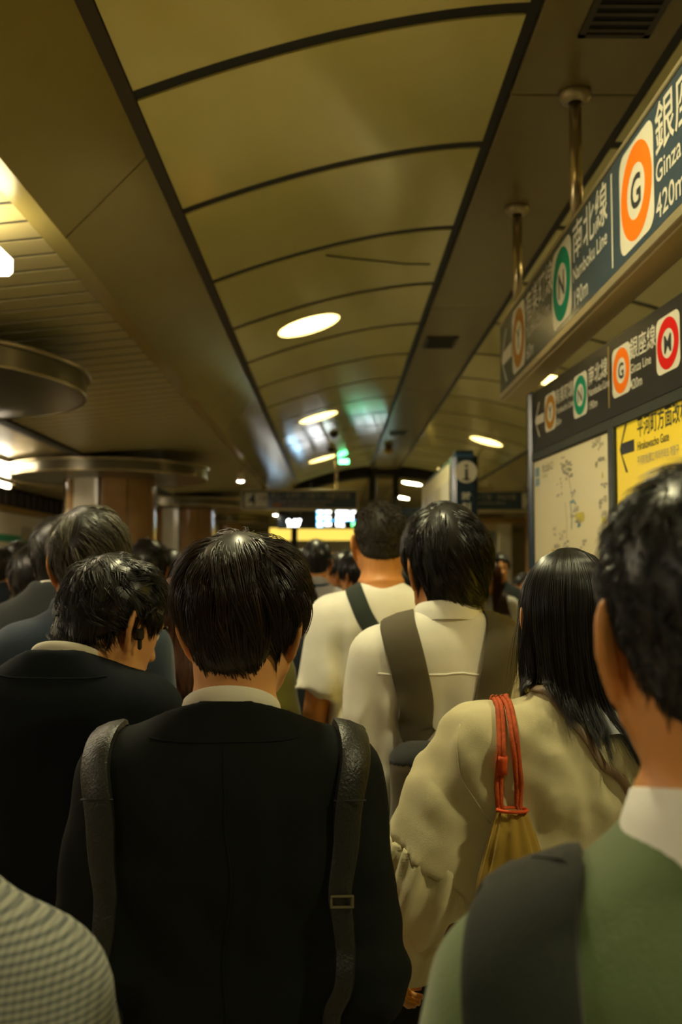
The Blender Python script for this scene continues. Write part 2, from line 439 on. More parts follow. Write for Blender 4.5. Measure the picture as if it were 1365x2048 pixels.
# sloped gold side panels with a dark strip at their top
SXL, SZL = -0.89, CZ+1.09
for mirror in (False, True):
    sg = -1 if mirror else 1
    fx = (lambda x: 2*AX-x) if mirror else (lambda x: x)
    for k in range(6):
        ya = 3.09 + (k-2)*3.55; yb = min(ya+3.546, Y1)
        if ya >= Y1: break
        sec = [(VXL-0.020, VZL-0.004), (SXL, SZL), (SXL-0.004, SZL+0.02), (VXL-0.03, VZL+0.02)]
        rings = [np.array([[fx(x), y, z] for x, z in sec]) for y in (ya+0.0025, yb-0.0025)]
        b = MB(); b.loft(rings, True, True); b.build('sloped_panel', M_SLOPE, ceiling)
    sec = [(VXL-0.022, VZL-0.006), (VXL+0.018, VZL+0.006), (VXL+0.018, VZL+0.03), (VXL-0.022, VZL+0.03)]
    b = MB(); b.loft([np.array([[fx(x), y, z] for x, z in sec]) for y in (Y0, Y1)], True, True)
    b.build('dark_strip', M_TRIM if not mirror else M_CHAN, ceiling)
    b = MB(); b.box(min(fx(SXL-0.075), fx(SXL)), max(fx(SXL-0.075), fx(SXL)), Y0, Y1, SZL, SZL+0.022); b.build('lip', M_SLOPE, ceiling)
# left bay: cross slats rising towards the passage
SLP = 0.155
xa, xb, za, zb = -2.16, -0.955, CZ+0.985, CZ+1.112
sl_me = None
k = 0; y = -1.2
while y < Y1-0.2:
    if sl_me is None:
        b = MB(); V = []
        sec = [(0.011,0.016),(0.0115,0.0),(SLP-0.0115,0.0),(SLP-0.011,0.016)]
        rings = [np.array([[x, yy, z+dz] for yy, dz in sec]) for x, z in ((xa,za),(xb,zb))]
        b.loft(rings, True, True); sl_me = b.mesh('ceiling_slat')
    o = link('ceiling_slat', sl_me, M_SLAT, ceiling); o.location = (0, y, 0)
    y += SLP; k += 1
b = MB(); b.add([(xa,-1.3,za+0.002),(xb+0.06,-1.3,zb+0.0085),(xb+0.06,Y1,zb+0.0085),(xa,Y1,za+0.002),
                 (xa,-1.3,za+0.05),(xb+0.06,-1.3,zb+0.05),(xb+0.06,Y1,zb+0.05),(xa,Y1,za+0.05)],
                [[0,1,2,3],[4,7,6,5],[0,4,5,1],[2,6,7,3],[1,5,6,2],[0,3,7,4]])
b.build('slat_backing', M_BLACK, ceiling)
b = MB(); b.box(-2.24, -2.155, Y0, Y1+2, CZ+0.965, CZ+1.02); b.build('dark_beam', M_CHAN, ceiling)
for k in range(9):
    ya = -2.4+k*2.4
    b = MB(); b.bbox(-3.95, -2.245, ya+0.004, ya+2.396, CZ+0.985, CZ+1.01, 0.003); b.build('platform_panel', M_PLATC, ceiling)
# right bay flat ceiling
for k in range(8):
    ya = -2.4+k*2.4
    b = MB(); b.bbox(2*AX-SXL+0.08, 5.4, ya+0.004, min(ya+2.396, 16.2), CZ+1.10, CZ+1.13, 0.003); b.build('bay_panel', M_SLAT, ceiling)
# dark arch closing the glossy vaults, and the plainer vault beyond it
for mirror in (False, True):
    xs = np.linspace(VXL-0.05, VXR, 14); zs = vault_z(xs)
    if mirror: xs = 2*AX-xs
    sec = []
    rings = []
    for x, z in zip(xs, zs):
        rings.append(np.array([[x,Y1,z+0.10],[x,Y1,z-0.14],[x,Y1+0.30,z-0.14],[x,Y1+0.30,z+0.10]]))
    b = MB(); b.loft(rings, True, True); b.build('arch_beam', M_CHAN, ceiling)
b = MB(); b.box(VXR-0.02, 2*AX-VXR+0.02, Y1, Y1+0.3, VZR-0.10, VZR+0.05); b.build('arch_beam', M_CHAN, ceiling)
for mirror in (False, True):
    for k in range(9):
        ya = Y1+0.32+k*PIT
        vault_panel(ya+0.012, ya+PIT-0.012, mirror, dz=-0.10, mt=M_SLAT)
b = MB(); b.bbox(VXR-0.03, 2*AX-VXR+0.03, Y1+0.3, 24.2, VZR-0.13, VZR-0.08); b.build('soffit_panel', M_SOFFIT, ceiling)
for x in (VXL-0.06, VXR+0.03, 2*AX-VXR-0.03, 2*AX-VXL+0.06):
    b = MB(); b.bbox(x-0.05, x+0.05, Y1+0.05, Y1+0.2, CZ-1.6, (CZ+1.30) if (x < 0 or x > 2) else VZR-0.09)
    tag(b.build('arch_post', M_CHAN), 'slim black post standing under the dark ceiling arch', 'post', 'posts under the dark ceiling arch')
for x, y, w_ in ((1.375, 16.75, 'close behind the dark arch'), (1.410, 20.0, 'well beyond the dark arch')):
    xm = 2*AX-x; far_downlight(x, y, math.atan((vault_z(xm+0.05)-vault_z(xm-0.05))/0.1), float(vault_z(xm))-0.104, 'round warm downlight in the plain vault '+w_)
# lip over the far left and right bays
for x0, x1 in ((-4.1, VXL-0.05), (2*AX-VXL+0.05, 5.4)):
    b = MB(); b.box(x0, x1, Y1+0.3, 24.2, CZ+0.98, CZ+1.02); b.build('bay_panel', M_SLAT, ceiling)

# ------------------------------------------------------------------ floor and walls
b = MB(); b.box(-5.2, 6.2, Y0-0.3, 30, -0.05, -0.004); floor = b.build('floor', M_JOINT); tag(floor, kind='structure')
tile = None
for i in range(-6, 8):
    for j in range(-4, 17):
        if tile is None:
            b = MB(); b.bbox(-0.297, 0.297, -0.597, 0.597, -0.02, 0.0, 0.002); tile = b.mesh('floor_tile')
        o = link('floor_tile', tile, M_FLOOR, floor); o.location = (0.6*i+0.1, 1.2*j+0.2, 0)
# left platform side: white wall with green band under a gold trim and a dark ribbed strip
wl = MB().box(-4.35, -4.10, Y0, 24.5, 0, CZ+1.05).build('wall_left', M_BLACK); tag(wl, kind='structure')
for k in range(12):
    ya = -2.0+k*2.2
    MB().bbox(-4.10, -4.06, ya+0.006, ya+2.194, 0.35, CZ+0.70, 0.004).build('wall_panel', M_WHITEW, wl)
MB().bbox(-4.06, -4.05, -2, 24.4, CZ+0.33, CZ+0.42, 0.002).build('green_band', M_GREENB, wl)
MB().bbox(-4.10, -4.03, -2, 24.4, CZ+0.705, CZ+0.775, 0.004).build('gold_trim', M_TRIMG, wl)
MB().bbox(-4.06, -4.045, 12.3, 12.75, CZ+0.36, CZ+0.54, 0.003).build('wall_notice', mat('notice_grey', (0.42,0.40,0.33), rough=0.5), wl)
rib = MB().bbox(-4.10, -4.04, -0.05, 0.05, CZ+0.80, CZ+0.98, 0.008).mesh('rib')
for k in range(64):
    o = link('rib', rib, M_VENT, wl); o.location = (0, 5.0+k*0.26, 0)
wr = MB().box(5.4, 5.6, Y0, 24.5, 0, CZ+1.2).build('wall_right', M_CREAM); tag(wr, kind='structure')
for k in range(10):
    MB().bbox(5.36, 5.40, -2+k*2.4+0.006, -2+k*2.4+2.394, 0.12, CZ+1.05, 0.004).build('wall_panel', M_CREAM, wr)
wb = MB().box(-5.2, 6.2, 24.3, 24.5, 0, CZ+1.9).build('wall_back', M_CREAM); tag(wb, kind='structure')
for k in range(9):
    MB().bbox(-4.0+k*1.04, -4.0+k*1.04+1.03, 24.26, 24.3, 0.1, CZ+0.95, 0.004).build('wall_panel', M_CREAM, wb)

# right end wall with poster, white pilaster
e = MB().box(2.05, 3.05, 17.0, 17.25, 0, CZ+0.98).build('wall_end_right', M_CREAM); tag(e, kind='structure')
MB().bbox(2.92, 3.16, 16.88, 17.0, 0, CZ+0.86, 0.01).build('pilaster', M_WHITEW, e)
MB().bbox(2.05, 3.4, 16.86, 16.99, CZ+0.80, CZ+0.90, 0.01).build('cornice', M_TRIMG, e)
ps = MB().bbox(2.40, 2.88, 16.97, 17.0, CZ-0.4, CZ+0.66, 0.003).build('wall_poster', M_POSTER)
tag(ps, 'blue and white poster on the cream end wall beside the pilaster', 'poster')
fr_ = ((2.40, 16.97, CZ-0.4), (1,0,0), (0,0,1), (0,-1,0))
face_poly([(0.05,0.15),(0.42,0.15),(0.42,0.50),(0.05,0.50)], M_SIGNW, ps, *fr_, 'printed_block')
face_poly([(0.08,0.62),(0.36,0.62),(0.36,0.72),(0.08,0.72)], M_SIGNW, ps, *fr_, 'printed_block')

# ------------------------------------------------------------------ columns
def column(x, y, label):
    t = empty('column', (x, y, 0))
    R = 0.425; n = 10
    for k in range(n):
        a0 = math.radians(-90 - 54 + 36*k + 0.5) - 0.36; a1 = a0 + math.radians(35.0)
        A = np.linspace(a0, a1, 8)
        rings = []
        for z in (0.12, CZ+0.83):
            rings.append(np.concatenate([np.stack([R*np.cos(A), R*np.sin(A), np.full(8, z)], 1), np.stack([(R-0.02)*np.cos(A), (R-0.02)*np.sin(A), np.full(8, z)], 1)[::-1]]))
        b = MB(); b.loft(rings, True, True)
        m = M_COLP if k == 1 else M_COL
        shade_auto(b.build('column_panel', m, t), 30)
    MB().lathe([(0.40,0),(0.40,CZ+0.84)], seg=40).build('core', M_TRIM, t, True)
    MB().lathe([(0.40,0),(0.455,0),(0.455,0.10),(0.43,0.13),(0.40,0.13)], seg=40).build('plinth', M_CAPM, t, True)
    # strip trims at two joints
    for a in (math.radians(-90-54-8), math.radians(-90-54+36*2-18)):
        c, s_ = math.cos(a), math.sin(a)
        MB().tube([(R*c, R*s_, 0.12), (R*c, R*s_, CZ+0.83)], 0.012, 6).build('metal_strip', M_STEEL, t, True)
    b = MB(); b.lathe([(0.40,CZ+0.822),(0.46,CZ+0.822),(0.88,CZ+0.845),(0.905,CZ+0.85),(0.905,CZ+0.935),(0.925,CZ+0.94),(0.925,CZ+0.955),(0.5,CZ+0.985)], seg=64)
    cap = shade_auto(b.build('capital', M_CAPM, t), 30)
    MB().lathe([(0.905,CZ+0.842),(0.914,CZ+0.848),(0.905,CZ+0.856)], seg=64).build('rim', M_STEEL, cap, True)
    MB().lathe([(0.921,CZ+0.938),(0.932,CZ+0.946),(0.921,CZ+0.955)], seg=64).build('rim', M_STEEL, cap, True)
    tag(t, label, 'column', 'round columns along the platform')
for y, w_ in ((4.5, 'next to the glowing box lamp'), (9.0, 'behind the grey streaked hair'), (13.5, 'between the second column and the number 4 sign'), (18.0, 'past the dark arch')):
    column(-2.12, y, 'round brown tiled column with a wide bronze disc capital '+w_)
t = empty('column', (3.55, 16.0, 0))
for k in range(4):
    A = np.linspace(k*PI/2+0.02, (k+1)*PI/2-0.02, 8)
    rings = [np.concatenate([np.stack([0.32*np.cos(A), 0.32*np.sin(A), np.full(8, z)], 1), np.stack([0.29*np.cos(A), 0.29*np.sin(A), np.full(8, z)], 1)[::-1]]) for z in (0, CZ+1.09)]
    b = MB(); b.loft(rings, True, True); shade_auto(b.build('column_panel', M_COL, t), 30)
MB().lathe([(0.28,0),(0.28,CZ+1.08)], seg=24).build('core', M_TRIM, t, True)
tag(t, 'slim brown tiled column beside the white pilaster and poster wall', 'column')

# ------------------------------------------------------------------ lamps of the left bay and platform
def box_lamp(x0, x1, y0, y1, z, label):
    t = empty('box_lamp', ((x0+x1)/2, (y0+y1)/2, z)); hx, hy = (x1-x0)/2, (y1-y0)/2
    MB().bbox(-hx, hx, -hy, hy, -0.045, 0.02, 0.012).build('diffuser', M_BOXL, t)
    MB().bbox(-hx*0.8, hx*0.8, -0.02, 0.02, 0.02, 0.035, 0.004).build('tray', M_BOWL, t)
    for s_ in (-0.7, 0.7):
        MB().tube([(s_*hx, 0, 0.03), (s_*hx, 0, za+(x0+x1)/2*0+CZ*0-z+0.06+(s_*hx+(x1-x0)/2)*0.1)], 0.008, 6).build('hanger', M_STEEL, t)
    tag(t, label, 'lamp', 'lit boxes under the slats'); return t
box_lamp(-1.95, -1.02, 2.66, 2.98, CZ+0.97, 'white glowing box lamp hung below the ceiling slats ahead of the first column')
def strip_lamp(x, ya, yb, z, label, off=''):
    t = empty('strip_lamp'+off, (x, (ya+yb)/2, z)); h = (yb-ya)/2
    MB().bbox(-0.07, 0.07, -h, h, 0.012, 0.05, 0.006).build('housing', M_BOWL, t)
    MB().tube([(0,-h+0.02,-0.005),(0,h-0.02,-0.005)], 0.022, 10).build('tube'+off, M_TUBE, t, True)
    for s_ in (-1, 1): MB().bbox(-0.03, 0.03, s_*(h-0.03)-0.015, s_*(h-0.03)+0.015, -0.03, 0.014, 0.004).build('socket', M_BOWL, t)
    tag(t, label, 'lamp', 'fluorescent strips over the platform')
for ya, off_ in ((-1.1, '_offscreen'), (2.0, '_offscreen'), (5.05, '_offscreen'), (8.1, '')):
    strip_lamp(-3.0, ya, ya+1.55, CZ+0.935, 'long fluorescent strip lamp above the platform beside the column row', off_)
for ya, off_ in ((4.6, '_offscreen'), (9.6, '')):
    strip_lamp(-3.7, ya, ya+1.2, CZ+0.935, 'short fluorescent strip lamp above the platform near the white wall', off_)
def spot_lamp(p, ztop, label):
    t = empty('spot_lamp', p)
    b = MB(); b.lathe([(0.0001,0.10),(0.035,0.10),(0.045,0.0),(0.042,-0.004),(0.036,0.01)], seg=20); b.build('lamp_can', M_BOWL, t, True)
    b = MB(); b.lathe([(0.0001,-0.012),(0.025,-0.006),(0.038,0.006)], seg=20); b.build('bulb', M_SPOTL, t, True)
    MB().tube([(0,0,0.09),(0,0,ztop-p[2])], 0.008, 6).build('stem', M_STEEL, t)
    tag(t, label, 'lamp')
spot_lamp(tuple(P(481, 962, 10.2)), CZ+1.08, 'small glaring spot lamp on a stem beside the hanging number 4 sign')
spot_lamp(tuple(P(551, 1030, 15.2)), CZ+1.22, 'small spot lamp on a stem beside the departure display')

# ------------------------------------------------------------------ vents and small ceiling fittings
def vent(x, y, label):
    t = empty('ceiling_vent', (x, y, VZR-0.012)); b = MB(); L, W = 0.17, 0.11
    for a in ((-W,W,-L,-L+0.02),(-W,W,L-0.02,L),(-W,-W+0.02,-L,L),(W-0.02,W,-L,L)): b.box(*a, -0.008, 0.004)
    b.build('frame', M_VENT, t); MB().box(-W+0.01, W-0.01, -L+0.01, L-0.01, -0.0015, 0.003).build('backing', M_BLACK, t)
    for k in range(7):
        MB().box(-W+0.018, W-0.018, -L+0.04+k*0.042, -L+0.056+k*0.042, -0.007, 0.0).build('louvre', M_VENT, t)
    tag(t, label, 'vent', 'vents in the flat soffit')
for y, w_ in ((2.66, 'beside the near sign pole'), (6.8, 'beyond the far sign pole'), (11.4, 'before the brass dome camera')): vent(0.77 if y > 5 else 0.86, y, 'dark louvred air vent in the flat brown soffit '+w_)
for px, y in ((668, 10.9), (662, 12.2)):
    x = X(px, y); z = float(vault_z(x))
    t = MB().lathe([(0.0001,z+0.01),(0.05,z+0.01),(0.055,z-0.01),(0.03,z-0.05),(0.0001,z-0.055)], (x,y,0), 20).build('smoke_detector', M_VENT, None, True)
    tag(t, 'small dark smoke detector on the vault above the number 4 sign', 'detector', 'detectors on the vault')
t = empty('ceiling_camera', (X(778, 12.6), 12.6, VZR-0.012))
MB().lathe([(0.0001,0.0),(0.05,0.0),(0.05,-0.03),(0.0001,-0.03)], seg=20).build('mount', M_VENT, t)
MB().lathe([(0.045,-0.03),(0.07,-0.05),(0.065,-0.10),(0.0001,-0.125)], seg=20).build('dome', M_TRIMG, t, True)
tag(t, 'small brass coloured dome camera under the flat soffit', 'camera')
b = MB(); pts = [P(652, 489, 4.62), P(700, 512, 4.75), P(765, 545, 4.9), P(812, 566, 5.0), P(864, 562, 5.05)]
pts = [(p.x, p.y, float(vault_z(p.x))-0.004) for p in pts]
b.tube(pts, 0.0035, 6); tag(b.build('ceiling_cable', M_CHAN, None, True), 'thin black cable running across a vault panel', 'cable')
t = empty('exit_sign', (X(688, 13.6), 13.6, float(vault_z(X(688, 13.6)))-0.02))
MB().bbox(-0.08, 0.08, -0.03, 0.03, -0.075, 0.0, 0.006).build('housing', M_SIGNW, t)
MB().bbox(-0.07, 0.07, -0.034, -0.030, -0.068, -0.008, 0.001).build('lit_face', M_EXITG, t)
MB().tube([(0,0,-0.01),(0,0,0.06)], 0.01, 6).build('stem', M_STEEL, t)
tag(t, 'small glowing green exit light under the vault', 'exit sign')
# ------------------------------------------------------------------ hanging line sign on two poles
HX = 0.78
t = empty('hanging_sign', (0.83, 3.0, CZ+0.80))
tag(t, 'long navy hanging line sign with white lettering on two steel poles', 'sign')
def pcoord(x, y, z): return (x-0.83, y-3.0, z-(CZ+0.80))
YF, YN = 4.41, 1.35; zt, zb_ = CZ+1.130, CZ+0.817
MB().bbox(HX-0.83, 0.05, YN-3.0, YF-3.0, zb_-(CZ+0.80), zt-(CZ+0.80), 0.003).build('face_panel', M_SIGNB, t)
b = MB()
b.bbox(HX-0.83-0.004, 0.054, YN-3.0-0.004, YF-3.0+0.004, zt-(CZ+0.80), zt-(CZ+0.80)+0.016, 0.003); b.build('top_rail', M_FRAMEA, t)
b = MB(); b.bbox(HX-0.83-0.004, 0.054, YN-3.0-0.004, YF-3.0+0.004, -0.013, 0.017, 0.003); b.build('bottom_rail', M_FRAMEA, t)
MB().bbox(-0.040, 0.040, YN-3.0, YF-3.0-0.01, -0.020, -0.012, 0.002).build('underside', M_UNDER, t)
for y in (4.22, 3.18, 1.75):
    MB().tube([(0, y-3.0, zt-(CZ+0.80)), (0, y-3.0, VZR-0.03-(CZ+0.80))], 0.021, 14).build('pole', M_STEEL, t, True)
    fl = MB(); zf = VZR-0.012-(CZ+0.80)
    fl.lathe([(0.0001,zf),(0.052,zf),(0.056,zf-0.012),(0.048,zf-0.03),(0.024,zf-0.036)], (0,y-3.0,0), 24); fl.build('flange', M_FRAMEA, t, True)
fr = ((HX-0.83, 0, 0), (0,-1,0), (0,0,1), (-1,0,0))
def U(Yw): return 3.0-Yw
zc = (zt+zb_)/2-(CZ+0.80)
arrow_left(0.25, 0.24, U(4.24), zc-0.01, 0.034, M_LETW, t, fr, stem=0.062)
roundel('Y', M_GOLD, 0.275, U(3.96), zc, t, fr, M_LETD)
text_part('有楽町線', 0.128, M_LETW, t, *fr, U(3.80), zc+0.030, 0.92)
text_part('Yurakucho Line', 0.066, M_LETW, t, *fr, U(3.80), zc-0.045, 1.0)
text_part('60m', 0.080, M_LETW, t, *fr, U(3.80), zc-0.132, 1.0)
roundel('N', M_GREEN, 0.275, U(3.20), zc, t, fr, M_LETD)
text_part('南北線', 0.136, M_LETW, t, *fr, U(3.045), zc+0.030, 0.98)
text_part('Namboku Line', 0.066, M_LETW, t, *fr, U(3.045), zc-0.045, 1.0)
text_part('190m', 0.080, M_LETW, t, *fr, U(3.045), zc-0.132, 1.0)
face_poly([(U(2.612),zc-0.135),(U(2.600),zc-0.135),(U(2.600),zc+0.135),(U(2.612),zc+0.135)], M_LETW, t, *fr, 'divider')
roundel('G', M_ORANGE, 0.275, U(2.395), zc, t, fr, M_LETD)
text_part('銀座線', 0.136, M_LETW, t, *fr, U(2.245), zc+0.030, 0.98)
text_part('Ginza Line', 0.074, M_LETW, t, *fr, U(2.245), zc-0.047, 1.0)
text_part('420m', 0.084, M_LETW, t, *fr, U(2.245), zc-0.135, 1.0)

# ------------------------------------------------------------------ map board standing on the floor
YB, XB, SL = 3.75, 0.7875, 0.0626
def bY(px): return (XB+SL*YB)/((px-VX)/F+SL)
ang = math.atan(SL)
d_near = np.array([math.sin(ang), -math.cos(ang), 0]); nrm = np.array([-math.cos(ang), -math.sin(ang), 0])
t = empty('map_board', (XB, YB, 0))
tag(t, 'tall map board with charcoal line header, area map and yellow gate panel', 'board')
Lb = (YB-1.55)/math.cos(ang)
Mb = Matrix(((d_near[0], -nrm[0], 0, 0), (d_near[1], -nrm[1], 0, 0), (0, 0, 1, 0), (0, 0, 0, 1)))  # u along board, depth behind, up
def bu(px): return (YB-bY(px))/math.cos(ang)
ztp = CZ+0.70
MB().bbox(-0.045, 0.0, -0.012, 0.10, 0, ztp+0.005, 0.012, Mb).build('end_post', M_BPOST, t)
MB().bbox(Lb, Lb+0.045, -0.012, 0.10, 0, ztp+0.005, 0.012, Mb).build('end_post', M_BPOST, t)
MB().bbox(0, Lb, 0.012, 0.085, 0.55, ztp-0.004, 0.004, Mb).build('cabinet', M_BFRAME, t)
MB().bbox(0, Lb, 0.0, 0.07, CZ+0.455, ztp-0.004, 0.003, Mb).build('header_panel', M_SIGND, t)
u1 = bu(1223); u2 = bu(1234)
MB().bbox(0.006, u1, 0.004, 0.02, 0.75, CZ+0.42, 0.002, Mb).build('map_panel', M_MAP, t)
MB().bbox(u1, u2, -0.006, 0.02, 0.6, CZ+0.455, 0.005, Mb).build('mullion', M_BFRAME, t)
MB().bbox(u2+0.008, Lb-0.01, 0.004, 0.02, 0.75, CZ+0.446, 0.002, Mb).build('yellow_panel', M_YEL, t)
MB().bbox(0.004, Lb, -0.004, 0.02, CZ+0.422, CZ+0.455, 0.003, Mb).build('rail', M_BFRAME, t)
MB().bbox(0.0, Lb, -0.004, 0.03, 0.55, 0.75, 0.003, Mb).build('rail', M_BFRAME, t)
fr = ((0,0,0), d_near, (0,0,1), nrm); zc = CZ+0.580
arrow_left(0.125, 0.135, bu(1083)+0.008, zc-0.005, 0.018, M_LETW, t, fr, stem=0.034)
roundel('Y', M_GOLD, 0.140, bu(1106), zc, t, fr, M_LETD)
text_part('有楽町線', 0.062, M_LETW, t, *fr, bu(1117)+0.004, zc+0.018, 0.80)
text_part('Yurakucho Line', 0.034, M_LETW, t, *fr, bu(1117)+0.004, zc-0.022, 0.92)
text_part('60m', 0.036, M_LETW, t, *fr, bu(1117)+0.004, zc-0.064, 1.0)
roundel('N', M_GREEN, 0.145, bu(1167), zc, t, fr, M_LETD)
text_part('南北線', 0.066, M_LETW, t, *fr, bu(1182)+0.008, zc+0.018, 0.92)
text_part('Namboku Line', 0.036, M_LETW, t, *fr, bu(1182)+0.008, zc-0.022, 0.92)
text_part('190m', 0.038, M_LETW, t, *fr, bu(1182)+0.008, zc-0.066, 1.0)
ud = bu(1225.5); face_poly([(ud-0.006,zc-0.09),(ud+0.006,zc-0.09),(ud+0.006,zc+0.10),(ud-0.006,zc+0.10)], M_TRIMG, t, *fr, 'divider')
roundel('G', M_ORANGE, 0.148, bu(1251), zc+0.004, t, fr, M_LETD)
text_part('銀座線', 0.068, M_LETW, t, *fr, bu(1268)+0.004, zc+0.022, 0.92)
text_part('Ginza Line', 0.038, M_LETW, t, *fr, bu(1268)+0.004, zc-0.022, 0.95)
text_part('420m', 0.040, M_LETW, t, *fr, bu(1268)+0.004, zc-0.068, 1.0)
roundel('M', M_RED, 0.150, bu(1347), zc+0.006, t, fr, M_LETD)
# yellow gate panel print
fy = (tuple(np.array((0,0,0)) - nrm*0.004), d_near, (0,0,1), nrm)
ua = bu(1241)
arrow_left(0.115, 0.145, ua+0.064, CZ+0.352, 0.016, M_LETD, t, fy, stem=0.034)
text_part('平河町方面改札', 0.060, M_LETD, t, *fy, bu(1278), CZ+0.375, 0.80)
text_part('Hirakawacho Gate', 0.034, M_LETD, t, *fy, bu(1278), CZ+0.333, 0.85)
text_part('平河町检票口  히라카와초 개찰구', 0.028, M_LETG, t, *fy, bu(1278), CZ+0.293, 0.72)
for i, (a, z_) in enumerate(((0.05, 0.19), (0.235, 0.20))):
    text_part('都市センター', 0.030, M_LETG, t, *fy, ua+a, CZ+z_, 0.72)
    text_part('Toshi Center', 0.016, M_LETG, t, *fy, ua+a, CZ+z_-0.022, 0.9)
text_part('国立国会図書館', 0.036, M_LETG, t, *fy, ua+0.05, CZ+0.118, 0.8)
text_part('National Diet Library', 0.018, M_LETG, t, *fy, ua+0.05, CZ+0.090, 0.9)
text_part('최고재판소', 0.018, M_LETG, t, *fy, ua+0.05, CZ+0.058, 0.9)
# map print: small marks, route lines and blocks, flat on the map sheet
fm = (tuple(np.array((0,0,0)) - nrm*0.004), d_near, (0,0,1), nrm)
M_MAPG = mat('map_ink_grey', (0.40,0.36,0.26), rough=0.4); M_MAPB = mat('map_ink_blue', (0.20,0.33,0.38), rough=0.4)
M_MAPY = mat('map_ink_yellow', (0.62,0.52,0.05), rough=0.4); M_MAPT = mat('map_ink_pale', (0.52,0.46,0.31), rough=0.4)
def mapmark(px, py, w, h, m, name='map_mark'):
    Yb = bY(px); z = Z(py, Yb); u = bu(px)
    face_poly([(u-w/2,z-h/2),(u+w/2,z-h/2),(u+w/2,z+h/2),(u-w/2,z+h/2)], m, t, *fm, name)
def maptext(s, px, py, size, m, sx=0.8):
    Yb = bY(px); text_part(s, size, m, t, *fm, bu(px), Z(py, Yb), sx)
mapmark(1076, 944, 0.062, 0.036, M_MAPB, 'exit_block'); mapmark(1076, 964, 0.062, 0.030, M_MAPB, 'exit_block')
maptext('地上出入口', 1086, 944, 0.036, M_MAPG); maptext('Exit Guide', 1086, 956, 0.020, M_MAPT)
r2 = random.Random(3)
for px, py, n, m in ((1130,938,9,M_MAPG),(1138,930,8,M_MAPG),(1128,922,5,M_MAPT),(1140,950,6,M_MAPG),(1122,966,5,M_MAPT),(1147,990,4,M_MAPG),
                     (1120,993,3,M_MAPG),(1147,1008,4,M_MAPB),(1150,1024,4,M_MAPG),(1154,1046,5,M_MAPB),(1112,1062,4,M_MAPT),(1125,1072,4,M_MAPT),
                     (1194,890,5,M_MAPG),(1204,888,4,M_MAPT),(1205,912,5,M_MAPG),(1200,922,4,M_MAPG),(1209,966,5,M_MAPG),(1208,1000,6,M_MAPT),
                     (1204,1010,4,M_MAPG),(1207,1026,5,M_MAPT),(1201,1072,4,M_MAPG),(1112,1094,5,M_MAPG),(1130,1090,6,M_MAPG),(1166,1088,4,M_MAPG)):
    for k in range(n):
        mapmark(px+r2.uniform(-9,9)*0.7, py+r2.uniform(-9,9), r2.uniform(0.008,0.03), r2.uniform(0.005,0.012), m)
for px, py, w_, h_ in ((1160,1034,0.085,0.03),(1208,1040,0.032,0.018),(1107,1104,0.06,0.02),(1195,928,0.012,0.02),(1207,950,0.012,0.018)):
    mapmark(px, py, w_, h_, M_MAPY, 'station_block')
for px, py in ((1148,1022),(1152,1046),(1193,884),(1108,1096)): maptext('永田町駅', px, py, 0.018, M_MAPG)
def mapline(pts, w_, m):
    b = MB(); o_ = np.array((0,0,0.)) - nrm*0.004 + nrm*0.0009
    P3 = [o_ + bu(px)*d_near + np.array((0,0,Z(py, bY(px)))) for px, py in pts]
    up = np.array((0,0,1.))
    for a, c in zip(P3[:-1], P3[1:]):
        d = (c-a)/np.linalg.norm(c-a); s_ = np.cross(d, nrm)*w_/2
        b.add([a-s_, c-s_, c+s_, a+s_], [[0,1,2,3]])
    b.build('route_line', m, t)
mapline([(1124,924),(1130,940),(1139,952),(1142,972),(1146,1000)], 0.006, M_MAPT)
mapline([(1131,1004),(1134,1040),(1133,1078)], 0.006, M_MAPT)
mapline([(1207,1044),(1206,1070)], 0.004, M_MAPT)
mapline([(1124,1060),(1126,1080)], 0.006, M_MAPT)
mapline([(1142,1008),(1144,1036),(1143,1058)], 0.008, M_MAPB)

# ------------------------------------------------------------------ information kiosk with the round i
t = empty('information_kiosk', (0.83, 6.0, 0)); ki = CZ+0.735
tag(t, 'dark blue information post with a pale round i and a notice board behind', 'kiosk')
MB().bbox(-0.083, 0.083, 0.0, 0.14, 0, ki+0.005, 0.03).build('post', M_BPOST, t)
MB().bbox(-0.06, 0.06, 0.02, 0.12, ki, ki+0.02, 0.006).build('post_cap', M_BFRAME, t)
fr = ((0,0,0), (1,0,0), (0,0,1), (0,-1,0))
zi = Z(943, 6.0)
face_poly(disc2(0.008, zi, 0.071), M_SIGNW, t, *fr, 'pale_disc', 0.0015)
text_part('i', 0.155, M_LETD, t, *fr, 0.008, zi-0.052, 1.0, 'CENTER', lift=0.003)
face_poly([(-0.018,zi-0.053),(0.034,zi-0.053),(0.034,zi-0.044),(-0.018,zi-0.044)], M_LETD, t, *fr, 'lettering', 0.003)
text_part('時', 0.062, M_LETW, t, *fr, 0.008, Z(1000, 6.0), 1.0, 'CENTER', lift=0.002)
text_part('刻', 0.062, M_LETW, t, *fr, 0.008, Z(1021, 6.0), 1.0, 'CENTER', lift=0.002)
text_part('表', 0.062, M_LETW, t, *fr, 0.008, Z(1042, 6.0), 1.0, 'CENTER', lift=0.002)
MB().bbox(-0.075, 0.075, 0.14, 2.1, 0.5, ki-0.01, 0.01).build('cabinet', M_BFRAME, t)
MB().bbox(-0.082, -0.075, 0.17, 2.06, 0.75, ki-0.05, 0.002).build('notice_sheet', M_MAP, t)
MB().bbox(-0.05, 0.05, 2.02, 2.1, 0, ki-0.01, 0.01).build('leg', M_BPOST, t)
fk = ((-0.082, 0, 0), (0,-1,0), (0,0,1), (-1,0,0))
for k in range(4):
    face_poly([(-1.95+k*0.46, ki-0.62),(-1.55+k*0.46, ki-0.62),(-1.55+k*0.46, ki-0.16),(-1.95+k*0.46, ki-0.16)], (M_MAPT, M_SIGNW)[k % 2], t, *fk, 'notice', 0.001)

